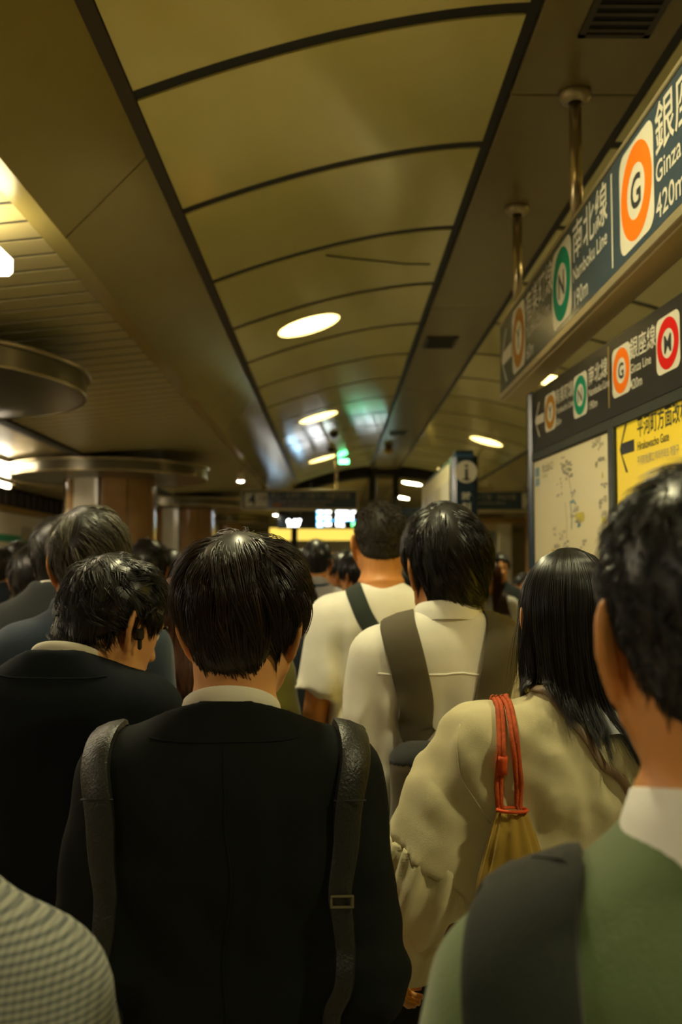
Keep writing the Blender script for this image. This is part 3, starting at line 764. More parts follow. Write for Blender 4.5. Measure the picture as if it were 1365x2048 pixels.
# ------------------------------------------------------------------ far hanging signs
def far_sign(x0, x1, y, z0, z1, label):
    t = empty('hanging_sign', ((x0+x1)/2, y, z0)); tag(t, label, 'sign', 'navy hanging signs across the passage'); hw = (x1-x0)/2; h = z1-z0
    MB().bbox(-hw, hw, -0.05, 0.05, 0, h, 0.004).build('frame', M_FRAMEA, t)
    MB().bbox(-hw+0.03, hw-0.03, -0.056, -0.05, 0.03, h-0.03, 0.001).build('face_panel', M_SIGNB, t)
    for s_ in (-0.62, 0.62):
        xp = (x0+x1)/2+s_*hw
        zt_ = float(vault_z(xp)) if xp < 0.6 else float(vault_z(2*AX-xp)) if xp < 2.2 else CZ+1.1
        MB().tube([(s_*hw, 0, h-0.01), (s_*hw, 0, zt_-z0+0.012)], 0.022, 8).build('pole', M_STEEL, t, True)
    return t, ((-hw, -0.056, 0), (1,0,0), (0,0,1), (0,-1,0)), hw, h
ys = 12.7
t, fr, hw, h = far_sign(X(482,ys), X(718,ys), ys, Z(1021,ys), Z(979,ys), 'navy hanging sign with a white number 4 block and grey lettering')
face_poly([(0.055,0.045),(0.36,0.045),(0.36,h-0.045),(0.055,h-0.045)], M_SIGNW, t, *fr, 'number_block')
text_part('4', 0.23, M_LETN, t, *fr, 0.10, 0.062, 0.95, lift=0.002)
text_part('番線', 0.07, M_LETN, t, *fr, 0.235, 0.135, 0.8, lift=0.002)
text_part('押上・大手町・九段下・半蔵門方面', 0.085, M_LETG, t, *fr, 0.40, 0.165, 0.78)
text_part('for Oshiage, Otemachi, Kudanshita, Hanzomon', 0.046, M_LETG, t, *fr, 0.40, 0.105, 0.95)
text_part('For Kasukabe, Minami-Kurihashi', 0.046, M_LETG, t, *fr, 0.56, 0.052, 0.95)
face_poly([(0.43,0.045),(0.54,0.045),(0.54,0.095),(0.43,0.095)], mat('sign_orange_block', (0.35,0.12,0.02)), t, *fr, 'orange_block')
ys = 12.7
t, fr, hw, h = far_sign(X(925,ys), X(1085,ys), ys, Z(1024,ys), Z(980,ys), 'navy hanging sign with a white end block beyond the information post')
face_poly([(0.80,0.045),(1.02,0.045),(1.02,h-0.045),(0.80,h-0.045)], M_SIGNW, t, *fr, 'number_block')
text_part('3', 0.23, M_LETN, t, *fr, 0.835, 0.062, 0.95, lift=0.002)
text_part('青山一丁目・渋谷方面', 0.085, M_LETG, t, *fr, 0.06, 0.165, 0.78)
text_part('for Aoyama-itchome, Shibuya', 0.046, M_LETG, t, *fr, 0.06, 0.105, 0.95)

# ------------------------------------------------------------------ departure display and yellow fascia
yd = 15.45
x0, x1 = X(556,yd), X(845,yd); z0, z1 = Z(1058,yd), Z(1016,yd)
t = empty('departure_display', ((x0+x1)/2, yd, z0)); hw = (x1-x0)/2; h = z1-z0
tag(t, 'black departure display with glowing white clock and blue train rows', 'display')
MB().bbox(-hw, hw, -0.06, 0.06, 0, h, 0.006).build('housing', M_SCRB, t)
for s_ in (-0.55, 0.35): MB().tube([(s_*hw,0,h-0.01),(s_*hw,0,float(vault_z((x0+x1)/2+s_*hw))-z0+0.006)], 0.02, 8).build('pole', M_CHAN, t)
fr = ((-hw, -0.061, 0), (1,0,0), (0,0,1), (0,-1,0))
def dpx(px): return X(px, yd)-x0
text_part('9:07', 0.17, M_LEDW, t, *fr, dpx(574), 0.035, 0.80)
text_part('ただいま', 0.05, M_LETG, t, *fr, dpx(580), 0.24, 1.0)
for r_ in range(3):
    zz = 0.03+r_*0.105
    face_poly([(dpx(634),zz),(dpx(647),zz),(dpx(647),zz+0.09),(dpx(634),zz+0.09)], M_LEDB, t, *fr, 'row_block')
    text_part(('各停','急行','準急')[r_], 0.062, M_LEDW, t, *fr, dpx(635), zz+0.015, 0.75, lift=0.002)
    text_part(('9:14','9:11','9:08')[r_], 0.09, M_LEDW, t, *fr, dpx(650), zz+0.012, 0.65)
    text_part(('押上','清澄白河','南栗橋')[r_], 0.09, M_LEDW, t, *fr, dpx(672), zz+0.012, 0.8)
    text_part(('10','8','10')[r_], 0.09, M_LEDG if r_ == 0 else M_LEDW, t, *fr, dpx(702), zz+0.012, 0.8)
    text_part(('2番線 9:19','2番線 9:16','2番線 9:10')[r_], 0.09, (M_LEDG, M_LEDB, M_LEDW)[r_], t, *fr, dpx(742), zz+0.012, 0.9)
for px0_, px1_ in ((658, 690), (690, 712)):
    face_poly([(dpx(px0_),0.128),(dpx(px1_),0.128),(dpx(px1_),0.138),(dpx(px0_),0.138)], M_LEDB, t, *fr, 'row_line')
yd = 16.6
x0, x1 = X(540,yd), X(850,yd); z0, z1 = Z(1081,yd), Z(1056,yd)
t = empty('yellow_fascia', ((x0+x1)/2, yd, z0)); hw = (x1-x0)/2; h = z1-z0
tag(t, 'long backlit yellow fascia sign over the gates below the departure display', 'sign')
MB().bbox(-hw, hw, -0.04, 0.06, 0, h, 0.006).build('lit_panel', M_FASCIA, t)
MB().bbox(-hw-0.01, hw+0.01, -0.05, 0.07, -0.03, 0.0, 0.004).build('rail', M_FRAMEA, t)
for s_ in (-0.9, 0.9): MB().bbox(s_*hw-0.05, s_*hw+0.05, 0.0, 0.06, -z0, 0.0, 0.006).build('leg', M_FRAMEA, t)
MB().bbox(hw*0.42, hw*0.56, -0.046, -0.04, 0.02, h-0.04, 0.002).build('notice', M_SIGNW, t)
# ------------------------------------------------------------------ distance fields for bodies and clothes
def smin(a, b, k):
    h = np.clip(0.5+0.5*(b-a)/k, 0, 1); return b*(1-h)+a*h-k*h*(1-h)
def smax(a, b, k): return -smin(-a, -b, k)
def rcone(p, a, b, ra, rb):
    a = np.asarray(a, np.float32); b = np.asarray(b, np.float32); d = b-a
    t = np.clip(((p-a)@d)/max(float(d@d), 1e-9), 0, 1)
    return np.linalg.norm(p-a-t[:,None]*d, axis=1) - (ra+(rb-ra)*t)
def ellip(p, c, r):
    q = (p-np.asarray(c, np.float32)); r = np.asarray(r, np.float32)
    k0 = np.linalg.norm(q/r, axis=1); k1 = np.linalg.norm(q/(r*r), axis=1)+1e-9
    return k0*(k0-1)/k1
def rbox(p, c, h, r):
    q = np.abs(p-np.asarray(c, np.float32))-np.asarray(h, np.float32)+r
    return np.linalg.norm(np.maximum(q, 0), axis=1)+np.minimum(q.max(1), 0)-r
def surface_nets(f, lo, hi, h):
    lo = np.array(lo, np.float32); n = np.maximum(np.ceil((np.array(hi)-lo)/h).astype(int)+1, 3)
    ax = [lo[i]+h*np.arange(n[i], dtype=np.float32) for i in range(3)]
    G = np.stack(np.meshgrid(*ax, indexing='ij'), -1).reshape(-1, 3)
    D = np.empty(len(G), np.float32)
    for i in range(0, len(G), 400000): D[i:i+400000] = f(G[i:i+400000])
    D = D.reshape(n)
    D[[0,-1],:,:] = np.maximum(D[[0,-1],:,:], h*0.5); D[:,[0,-1],:] = np.maximum(D[:,[0,-1],:], h*0.5); D[:,:,[0,-1]] = np.maximum(D[:,:,[0,-1]], h*0.5)
    S = D < 0
    off = [(i,j,k) for i in (0,1) for j in (0,1) for k in (0,1)]
    def sl(A, o): return A[o[0]:n[0]-1+o[0], o[1]:n[1]-1+o[1], o[2]:n[2]-1+o[2]]
    cnt = sum(sl(S, o).astype(np.int8) for o in off)
    act = (cnt > 0) & (cnt < 8)
    ci = np.argwhere(act); idx = -np.ones(act.shape, np.int32); idx[act] = np.arange(len(ci))
    acc = np.zeros((len(ci), 3), np.float32); num = np.zeros(len(ci), np.float32)
    edges = [(a, b) for a in off for b in off if sum(b)-sum(a) == 1 and all(y >= x for x, y in zip(a, b))]
    for a, b in edges:
        da = D[ci[:,0]+a[0], ci[:,1]+a[1], ci[:,2]+a[2]]; db = D[ci[:,0]+b[0], ci[:,1]+b[1], ci[:,2]+b[2]]
        m = (da < 0) != (db < 0)
        t = np.where(m, da/(da-db+1e-12), 0)
        pt = np.array(a, np.float32)+t[:,None]*(np.array(b, np.float32)-np.array(a, np.float32))
        acc += np.where(m[:,None], pt, 0); num += m
    V = lo + h*(ci + acc/num[:,None])
    Q = []
    for axi in range(3):
        o1, o2 = [(1,2),(2,0),(0,1)][axi]
        sla = [slice(None)]*3; slb = [slice(None)]*3
        sla[axi] = slice(0, n[axi]-1); slb[axi] = slice(1, n[axi])
        A = S[tuple(sla)]; B = S[tuple(slb)]
        for flip, M in ((0, A & ~B), (1, ~A & B)):
            e = np.argwhere(M)
            e = e[(e[:,o1] > 0) & (e[:,o2] > 0) & (e[:,o1] < n[o1]-1) & (e[:,o2] < n[o2]-1)]
            if not len(e): continue
            c = []
            for d1, d2 in ((-1,-1),(0,-1),(0,0),(-1,0)):
                q = e.copy(); q[:,o1] += d1; q[:,o2] += d2; c.append(idx[q[:,0], q[:,1], q[:,2]])
            q4 = np.stack(c, 1)
            Q.append(q4 if not flip else q4[:, ::-1])
    return V, np.vstack(Q)
def grad(f, p, e=0.002):
    g = np.stack([f(p+np.array(d, np.float32)*e)-f(p-np.array(d, np.float32)*e) for d in ((1,0,0),(0,1,0),(0,0,1))], 1)
    return g/(np.linalg.norm(g, axis=1, keepdims=True)+1e-9)
def project(f, p, off=0.0, it=8):
    p = np.array(p, np.float32)
    for _ in range(it): p = p - grad(f, p)*((f(p)-off)*0.8)[:,None]
    return p
def folds(seed, amp, fx, fy, fz, n=5):
    """soft cloth folds: warped waves, stretched along the axis of the smaller frequency"""
    r = np.random.default_rng(seed); W = []
    for _ in range(n):
        W.append((r.normal(0,1,3)*np.array([fx,fy,fz])*3.4, r.uniform(0,6.28), r.normal(0,1,3)*np.array([fx,fy,fz])*1.2, r.uniform(0,6.28)))
    def f(p):
        s = 0
        for k, ph, k2, ph2 in W:
            s = s + np.sin(p@k.astype(np.float32)+ph+1.6*np.sin(p@k2.astype(np.float32)+ph2))
        return (s/n*amp*1.5).astype(np.float32)
    return f
def smoothstep(x, a, b): t = np.clip((x-a)/(b-a), 0, 1); return t*t*(3-2*t)

def torso_sdf(tab, n=2.5, zlo=None, zhi=None):
    """tab rows: z, half width, front depth, back depth, y centre"""
    tab = np.array(sorted(tab), float); z = np.linspace(tab[0,0], tab[-1,0], 240)
    cols = []
    for c in range(1, 5):
        v = np.interp(z, tab[:,0], tab[:,c]); ker = np.hanning(21); ker /= ker.sum()
        cols.append(np.convolve(np.pad(v, 10, mode='edge'), ker, 'valid'))
    lo = tab[0,0] if zlo is None else zlo; hi = tab[-1,0] if zhi is None else zhi
    def f(p):
        w_, fr_, bk, yc = (np.interp(p[:,2], z, c).astype(np.float32) for c in cols)
        y = p[:,1]-yc; d = np.where(y > 0, fr_, bk)
        Fv = (np.abs(p[:,0]/w_)**n+np.abs(y/d)**n)**(1/n)
        s = (Fv-1)*np.minimum(w_, d)*0.95
        return np.maximum(np.maximum(s, p[:,2]-hi), lo-p[:,2])
    return f

# ------------------------------------------------------------------ head
def head_sdf(p, ears=True, female=False, fine=True):
    j = 0.92 if female else 1.0
    d = ellip(p, (0,-0.008,0.012), (0.0765,0.097,0.094))
    d = smin(d, ellip(p, (0,0.030,-0.045), (0.062*j,0.066,0.082)), 0.03)
    d = smin(d, ellip(p, (0,0.050,-0.096), (0.037*j,0.040,0.032)), 0.03)
    d = smin(d, ellip(p, (0,-0.045,-0.055), (0.055,0.050,0.060)), 0.03)      # skull base
    for s in (-1, 1):
        d = smin(d, rcone(p, (s*0.058,0.005,-0.075), (s*0.03,0.055,-0.105), 0.014*j, 0.012), 0.025)   # jaw
    d = smin(d, rcone(p, (-0.03,0.082,0.012), (0.03,0.082,0.012), 0.010, 0.010), 0.014)             # brow
    for s in (-1, 1): d = smax(d, -ellip(p, (s*0.031,0.103,-0.013), (0.019,0.018,0.013)), 0.010)
    d = smin(d, rcone(p, (0,0.090,-0.010), (0,0.108,-0.048), 0.007, 0.0115), 0.012)                 # nose
    for s in (-1, 1): d = smin(d, ellip(p, (s*0.011,0.098,-0.050), (0.008,0.010,0.008)), 0.006)
    d = smin(d, ellip(p, (0,0.0915,-0.074), (0.022,0.010,0.0055)), 0.005)
    d = smin(d, ellip(p, (0,0.0900,-0.084), (0.019,0.010,0.0065)), 0.005)
    if ears:
        for s in (-1, 1):
            c, sn = math.cos(0.62), math.sin(0.62)
            q = p-np.array((s*0.079,-0.010,-0.026), np.float32)
            u = q[:,0]*s*c+q[:,1]*sn; v = -q[:,0]*s*sn+q[:,1]*c; z = q[:,2]
            v2 = v + 0.18*z
            zz = np.where(z > 0, z/0.035, z/0.036); vw = 0.0205-0.0060*np.clip(-z/0.03, 0, 1)
            rim = (np.sqrt((v2/vw)**2+zz**2)-1)*0.017
            e = np.sqrt(np.maximum(rim, 0)**2+u**2)-0.0042
            e = np.minimum(e, np.maximum(rim, np.abs(u-0.0005)-0.0035))
            bowl = np.sqrt(((v2-0.003)/0.0115)**2+(z/0.022)**2+((u-0.006)/0.0055)**2)-1
            e = smax(e, -bowl*0.005, 0.002)
            hel = np.abs(np.sqrt((v2/vw)**2+zz**2)-0.95)*0.017
            e = smin(e, np.sqrt(hel**2+(u-0.003)**2)-0.0033, 0.003)
            d = smin(d, e, 0.006)
    return d
def head_matrix(pos, yaw=0, pitch=0, roll=0, sc_=1.0):
    """yaw>0 turns to the figure's left, pitch>0 bows forward"""
    return Matrix.Translation(pos) @ Euler((-pitch, roll, yaw), 'XYZ').to_matrix().to_4x4() @ Matrix.Scale(sc_, 4)

# ------------------------------------------------------------------ arms with hands (shared shapes)
def hand_shape(curl=0.5, h=0.0052):
    """forearm from the origin (elbow) down -z to the wrist at -0.245, then palm and five fingers; palm faces +x... thumb forward +y"""
    W = np.array((0,0,-0.245)); B = []
    def f(p):
        d = rcone(p, (0,0,0), (0,0.004,-0.09), 0.040, 0.040)
        d = smin(d, rcone(p, (0,0.004,-0.09), (0,0,-0.245), 0.039, 0.0265), 0.02)
        q = (p-np.array((0,0.002,-0.300), np.float32))
        d = smin(d, rbox(q, (0,0,0), (0.0135,0.040,0.046), 0.013), 0.016)
        for i, (y, L) in enumerate(((0.031,0.072),(0.011,0.080),(-0.009,0.074),(-0.028,0.058))):
            a = np.array((0.0,y,-0.340)); ang = 0.25+curl*0.35; cur = a; g = d
            for k, fr_ in enumerate((0.46,0.30,0.24)):
                nx = cur+np.array((-math.sin(ang)*1.0, 0.0, -math.cos(ang)))*L*fr_
                g_ = rcone(p, cur, nx, 0.0092-0.0008*k, 0.0084-0.0008*k)
                d = smin(d, g_, 0.004); cur = nx; ang += 0.30+curl*0.75
        a = np.array((-0.004,0.034,-0.272)); b_ = np.array((-0.018,0.060,-0.308)); c = np.array((-0.030,0.066,-0.340))
        d = smin(d, rcone(p, a, b_, 0.0135, 0.0105), 0.010); d = smin(d, rcone(p, b_, c, 0.0105, 0.008), 0.004)
        return d
    return surface_nets(f, (-0.09,-0.075,-0.45), (0.06,0.09,0.05), h)
_hand = {}
def arm_parts(sh, el, wr, r=1.0, palm=None, side=1, curl=0.5, hres=0.0052):
    """skin of one arm as arrays: upper arm tube plus forearm with hand"""
    if (curl, hres) not in _hand: _hand[(curl, hres)] = hand_shape(curl, hres)
    V, Q = _hand[(curl, hres)]; V = V.copy(); Q = Q.copy()
    if side < 0:          # mirror for the other hand
        V = V*np.array((-1,1,1)); Q = Q[:, ::-1]
    sh, el, wr = (Vector(a) for a in (sh, el, wr))
    z = (el-wr).normalized(); fwd = Vector(palm) if palm else Vector((0,1,0))
    y = (fwd - z*fwd.dot(z)).normalized(); x = y.cross(z)
    L = (el-wr).length/0.245
    A = np.array(((x[0],y[0],z[0]),(x[1],y[1],z[1]),(x[2],y[2],z[2])))
    V = V*np.array((r,r,1.0)); V[:,2] = np.where(V[:,2] > -0.245, V[:,2]*L, V[:,2]-0.245*(L-1))
    V = V@A.T + np.array(el)
    b = MB(); n = 8; ts = np.linspace(0, 1, n)
    b.tube([np.array(sh)*(1-t)+np.array(el)*t for t in ts], [r*(0.050-0.010*t+0.003*math.sin(t*3.1)) for t in ts], 14)
    b.add(V, Q)
    return b

# ------------------------------------------------------------------ hair
def hair_grid(head_fn, sty, female=False):
    na, ne = sty.get('grid', (121, 81))
    az = np.linspace(-PI, PI, na); el = np.linspace(-PI/2, PI/2, ne)
    A, E_ = np.meshgrid(az, el, indexing='ij')
    D = np.stack([np.sin(A)*np.cos(E_), -np.cos(A)*np.cos(E_), np.sin(E_)], -1).reshape(-1, 3).astype(np.float32)
    rs = np.linspace(0.05, 0.150, 41, dtype=np.float32); R = np.full(len(D), 0.150, np.float32); done = np.zeros(len(D), bool)
    prev = head_fn(D*rs[0])
    for i in range(1, len(rs)):
        cur = head_fn(D*rs[i]); hit = (~done) & (cur > 0) & (prev <= 0)
        t = prev/(prev-cur+1e-9); R = np.where(hit, rs[i-1]+t*(rs[i]-rs[i-1]), R); done |= hit; prev = cur
    R = R.reshape(na, ne)
    aa = np.abs(np.degrees(A)); ed = np.degrees(E_)
    e0 = np.interp(aa, *zip(*sty['line'])); soft = sty.get('soft', 12)
    m = smoothstep(ed, e0-soft*0.3, e0+soft)
    els, tb, ts_, tf = (np.array(c, float) for c in zip(*sty['T']))
    b_ = np.interp(ed, els, tb); s_ = np.interp(ed, els, ts_); f_ = np.interp(ed, els, tf)
    T = np.where(aa <= 90, b_+(s_-b_)*smoothstep(aa, 20, 90), s_+(f_-s_)*smoothstep(aa, 90, 160))
    asym = sty.get('asym', 0.0)
    T = T*(1+asym*np.sin(A)*np.cos(E_))
    nz = folds(sty.get('seed', 1), sty.get('lump', 0.12), 16, 16, 10, 6)(D*0.1*1.3).reshape(na, ne)
    T = T*(1+nz)*m - (1-m)*0.010
    return dict(az=az, el=el, R=R, T=T, m=m, D=D.reshape(na, ne, 3))
def sample(g, d, key):
    az = np.arctan2(d[:,0], -d[:,1]); el = np.arcsin(np.clip(d[:,2], -1, 1))
    G = g[key]; na, ne = G.shape
    x = (az+PI)/(2*PI)*(na-1); y = (el+PI/2)/PI*(ne-1)
    i = np.clip(x.astype(int), 0, na-2); j = np.clip(y.astype(int), 0, ne-2); fx = x-i; fy = y-j
    return G[i,j]*(1-fx)*(1-fy)+G[i+1,j]*fx*(1-fy)+G[i,j+1]*(1-fx)*fy+G[i+1,j+1]*fx*fy
def strands_mesh(Pts, rad, taper=0.15):
    """Pts (N,S,3) -> thin three-sided tapering strands"""
    N, S, _ = Pts.shape
    t = np.gradient(Pts, axis=1); t /= np.linalg.norm(t, axis=2, keepdims=True)+1e-9
    ref = Pts/(np.linalg.norm(Pts, axis=2, keepdims=True)+1e-9)
    u = np.cross(t, ref); u /= np.linalg.norm(u, axis=2, keepdims=True)+1e-9
    v = np.cross(t, u)
    prof = (1-(1-taper)*np.linspace(0, 1, S)**2.0)[None,:,None]*np.asarray(rad).reshape(-1,1,1)
    rings = np.stack([Pts+prof*(math.cos(a)*u+math.sin(a)*v) for a in (0.5, 2.6, 4.7)], 2)     # N,S,3,3
    V = rings.reshape(-1, 3)
    i = np.arange(N)[:,None,None]*S*3; s = np.arange(S-1)[None,:,None]*3; k = np.arange(3)[None,None,:]; k2 = (k+1) % 3
    Q = np.stack([i+s+k, i+s+k2, i+s+3+k2, i+s+3+k], -1).reshape(-1, 4)
    return V, Q
def make_hair(head_fn, sty, N=3000, seed=1, detail=1.0):
    """short hair: a cap with flowing locks on top, in head space; returns V,Q,tone"""
    r = np.random.default_rng(seed); g = hair_grid(head_fn, sty)
    capk = sty.get('cap', 0.8); D = g['D']
    R = g['R']+np.where(g['T'] > 0, g['T']*capk, g['T'])
    na, ne = R.shape; V0 = (D*R[...,None]).reshape(-1, 3)
    i = np.arange(na-1)[:,None]; j = np.arange(ne-1)[None,:]
    Q0 = np.stack([i*ne+j, (i+1)*ne+j, (i+1)*ne+j+1, i*ne+j+1], -1).reshape(-1, 4)
    mq = g['m'][:-1,:-1].ravel() > 0.005
    Q0 = Q0[mq]
    d = r.normal(0, 1, (N*4, 3)); d /= np.linalg.norm(d, axis=1, keepdims=True)
    d = d[sample(g, d, 'm') > sty.get('rootmin', 0.25)][:N].astype(np.float64); N = len(d)
    S = sty.get('seg', 7); L = sty['len']*r.uniform(0.6, 1.15, N)
    L = L*np.interp(np.degrees(np.arcsin(d[:,2])), sty.get('lenel', [-90, 90]), sty.get('lenk', [1, 1]))
    wh = np.array(sty.get('whorl', (0.02,-0.55,0.83))); wh /= np.linalg.norm(wh)
    nc = sty.get('clumps', 140); cd = d[r.choice(N, min(nc, N), replace=False)].copy()
    own = np.argmax(d@cd.T, axis=1); cl = sty.get('clump', 0.5)
    lay = r.uniform(0.75, 1.08, N); lift = sty.get('lift', 0.25)*r.uniform(-0.3, 1.3, len(cd))[own]
    swirl = sty.get('swirl', 0.25); grav = sty.get('grav', 0.5); nzs = sty.get('wild', 0.35)
    cn = r.normal(0, nzs, (len(cd), 3)); bias = np.array(sty.get('bias', (0,0,0)))
    Pts = np.zeros((N, S, 3)); tprev = None
    def flow(x, o):
        a = x-wh*(x@wh)[:,None]; a = a - 0; a = (x-wh)
        a /= np.linalg.norm(a, axis=1, keepdims=True)+1e-6
        sw = np.cross(np.broadcast_to(wh, x.shape), x); sw /= np.linalg.norm(sw, axis=1, keepdims=True)+1e-6
        v = a+swirl*sw+np.array((0,0,-grav))+cn[o]+bias
        v = v-x*(v*x).sum(1)[:,None]
        return v/(np.linalg.norm(v, axis=1, keepdims=True)+1e-6)
    x = d.copy(); xc = cd.copy(); Lc = np.full(len(cd), sty['len'])
    hmin = sty.get('hmin', 0.002)
    for k in range(S):
        T = sample(g, x, 'T'); R = sample(g, x, 'R')
        T = np.maximum(T, hmin)
        if tprev is not None: T = np.maximum(T, tprev*sty.get('decay', 0.85))
        tprev = T; fk = k/(S-1)
        mix = cl*fk**1.2
        xm = x*(1-mix)[...,None] + xc[own]*mix if np.ndim(mix) else x*(1-mix)+xc[own]*mix
        xm /= np.linalg.norm(xm, axis=1, keepdims=True)
        rad = R+T*(lay*(0.55+0.45*min(1, fk*2))+lift*fk**1.5)
        Pts[:,k] = xm*rad[:,None]
        x = x+flow(x, own)*(L/(S-1)/0.1)[:,None]; x /= np.linalg.norm(x, axis=1, keepdims=True)
        xc = xc+flow(xc, np.arange(len(cd)))*(Lc/(S-1)/0.1)[:,None]; xc /= np.linalg.norm(xc, axis=1, keepdims=True)
    V1, Q1 = strands_mesh(Pts, sty.get('rad', 0.0008)*r.uniform(0.7, 1.3, N))
    tone = np.concatenate([np.zeros(len(V0)), np.repeat(np.clip(r.normal(sty.get('tmean', 0.3), sty.get('tvar', 0.25), N), 0, 1), S*3)])
    return np.vstack([V0, V1]), np.vstack([Q0, Q1+len(V0)]), tone
def hair_object(V, Q, tone, M, m, parent, name='hair'):
    me = mesh_arrays(name, xf(V, M), Q, smooth=True)
    a = me.attributes.new('tone', 'FLOAT', 'POINT'); a.data.foreach_set('value', tone.astype(np.float32))
    return link(name, me, m, parent)

LINE_M = [(0,-47),(35,-46),(60,-36),(78,-16),(95,-2),(112,-8),(125,8),(150,34),(180,38)]
LINE_F = [(0,-60),(50,-55),(80,-40),(100,-25),(120,0),(150,36),(180,40)]
# ------------------------------------------------------------------ people: shared materials and shapes
M_SKIN = mat('skin', (0.62,0.265,0.075), rough=0.5, sss=0.12, noise=0.05, nscale=18, bump=0.06, bscale=350)
M_SKIN2 = mat('skin_fair', (0.66,0.32,0.115), rough=0.5, sss=0.12, noise=0.05, nscale=18, bump=0.06, bscale=350)
M_EYE = mat('eye_white', (0.75,0.72,0.66), rough=0.2); M_IRIS = mat('iris', (0.02,0.012,0.008), rough=0.15)
M_HAIRK = mat('hair_black', (0.0070,0.0062,0.0052), rough=0.36, spec=0.55, tone=(0.022,0.018,0.013))
M_HAIRB = mat('hair_brown', (0.012,0.008,0.005), rough=0.36, spec=0.6, tone=(0.075,0.038,0.015))
M_HAIRG = mat('hair_grey_streaked', (0.010,0.009,0.0075), rough=0.40, spec=0.5, tone=(0.26,0.23,0.17))
M_HAIRR = mat('hair_auburn', (0.05,0.017,0.006), rough=0.45, spec=0.4, tone=(0.13,0.045,0.014))
M_HAIRX = mat('hair_cropped', (0.020,0.015,0.010), rough=0.6, spec=0.3, tone=(0.05,0.036,0.022))
M_SHOE = mat('shoe_leather', (0.012,0.011,0.010), rough=0.35)
M_TRO = cloth('trouser_black', (0.012,0.013,0.015)); M_TRO2 = cloth('trouser_navy', (0.014,0.018,0.03)); M_TRO3 = cloth('trouser_beige', (0.30,0.25,0.17))

def cat_mesh(parts, name, smooth=True):
    b = MB()
    for V, Q in parts: b.add(V, Q)
    return b.mesh(name, smooth)
def leg_sdf(p):
    d = None
    for s in (-1, 1):
        e = rcone(p, (s*0.090,0,0.90), (s*0.100,0.01,0.48), 0.095, 0.070)
        e = smin(e, rcone(p, (s*0.100,0.01,0.48), (s*0.105,-0.015,0.07), 0.070, 0.058), 0.02)
        d = e if d is None else smin(d, e, 0.03)
    d = smin(d, ellip(p, (0,-0.01,0.93), (0.172,0.118,0.12)), 0.05)
    d = d + 0.004*np.sin(p[:,2]*38+6*p[:,0]+3*np.sin(p[:,1]*30))*smoothstep(p[:,2], 0.75, 0.2)
    return np.maximum(np.maximum(d, p[:,2]-1.03), 0.055-p[:,2])
LEG_V, LEG_Q = surface_nets(leg_sdf, (-0.24,-0.19,0.02), (0.24,0.18,1.06), 0.015)
LEG_ME = mesh_arrays('trousers', LEG_V, LEG_Q, smooth=True)
def shoe_sdf(p):
    d = smin(ellip(p, (0,0.07,0.035), (0.047,0.12,0.045)), ellip(p, (0,-0.035,0.05), (0.040,0.06,0.065)), 0.04)
    return np.maximum(d, 0.004-p[:,2])
SV, SQ = surface_nets(shoe_sdf, (-0.07,-0.12,-0.01), (0.07,0.22,0.13), 0.010)
SHOE_ME = mesh_arrays('shoe', SV, SQ, smooth=True)
def uv_ball(r, n=12):
    b = MB(); b.lathe([(max(1e-4, r*math.sin(a)), -r*math.cos(a)) for a in np.linspace(0, PI, n)], seg=n*2); return b
EYE_ME = uv_ball(0.0125).mesh('eye', True)
b = MB(); b.lathe([(1e-4,0.0131),(0.003,0.0129),(0.0058,0.0115)], seg=16, M=Matrix.Rotation(-PI/2, 4, 'X')); IRIS_ME = b.mesh('iris', True)
BROW_ME = MB().tube([(-0.016,0,-0.002),(-0.006,0.003,0.002),(0.006,0.003,0.003),(0.016,-0.002,-0.002)], [0.0012,0.0032,0.003,0.001], 6).mesh('eyebrow', True)

JACKET = [(1.508,.074,.060,.076,-.020),(1.492,.078,.064,.080,-.022),(1.468,.106,.070,.088,-.022),(1.44,.150,.080,.094,-.022),(1.41,.180,.095,.108,-.02),
          (1.36,.192,.110,.122,-.015),(1.25,.190,.130,.128,-.005),(1.12,.178,.130,.108,0),(1.02,.176,.125,.102,0),(.92,.188,.125,.125,0),(.82,.196,.125,.13,0),(.74,.198,.12,.125,0)]
SHIRT = [(1.485,.056,.050,.060,-.018),(1.475,.064,.055,.068,-.020),(1.455,.096,.062,.078,-.022),(1.43,.142,.075,.090,-.022),(1.40,.172,.090,.102,-.02),
         (1.35,.184,.105,.115,-.015),(1.25,.182,.120,.120,-.005),(1.12,.172,.122,.112,0),(1.02,.172,.122,.115,0),(.92,.180,.122,.125,0),(.84,.184,.12,.125,0)]
def scale_tab(tab, s, w=1.0, extra=0.0): return [(z*s, a*w*s**0.5+extra, f*s**0.5+extra, bk*s**0.5+extra, y*s) for z, a, f, bk, y in tab]
ARMS = dict(L=((-.150,-.02,1.372),(-.195,-.045,1.095),(-.185,.06,.865)), R=((.150,-.02,1.372),(.195,-.045,1.095),(.185,.06,.865)))
ARMS_BENT = dict(L=((-.150,-.02,1.372),(-.190,-.055,1.09),(-.105,.165,1.06)), R=((.150,-.02,1.372),(.190,-.055,1.09),(.105,.165,1.06)))

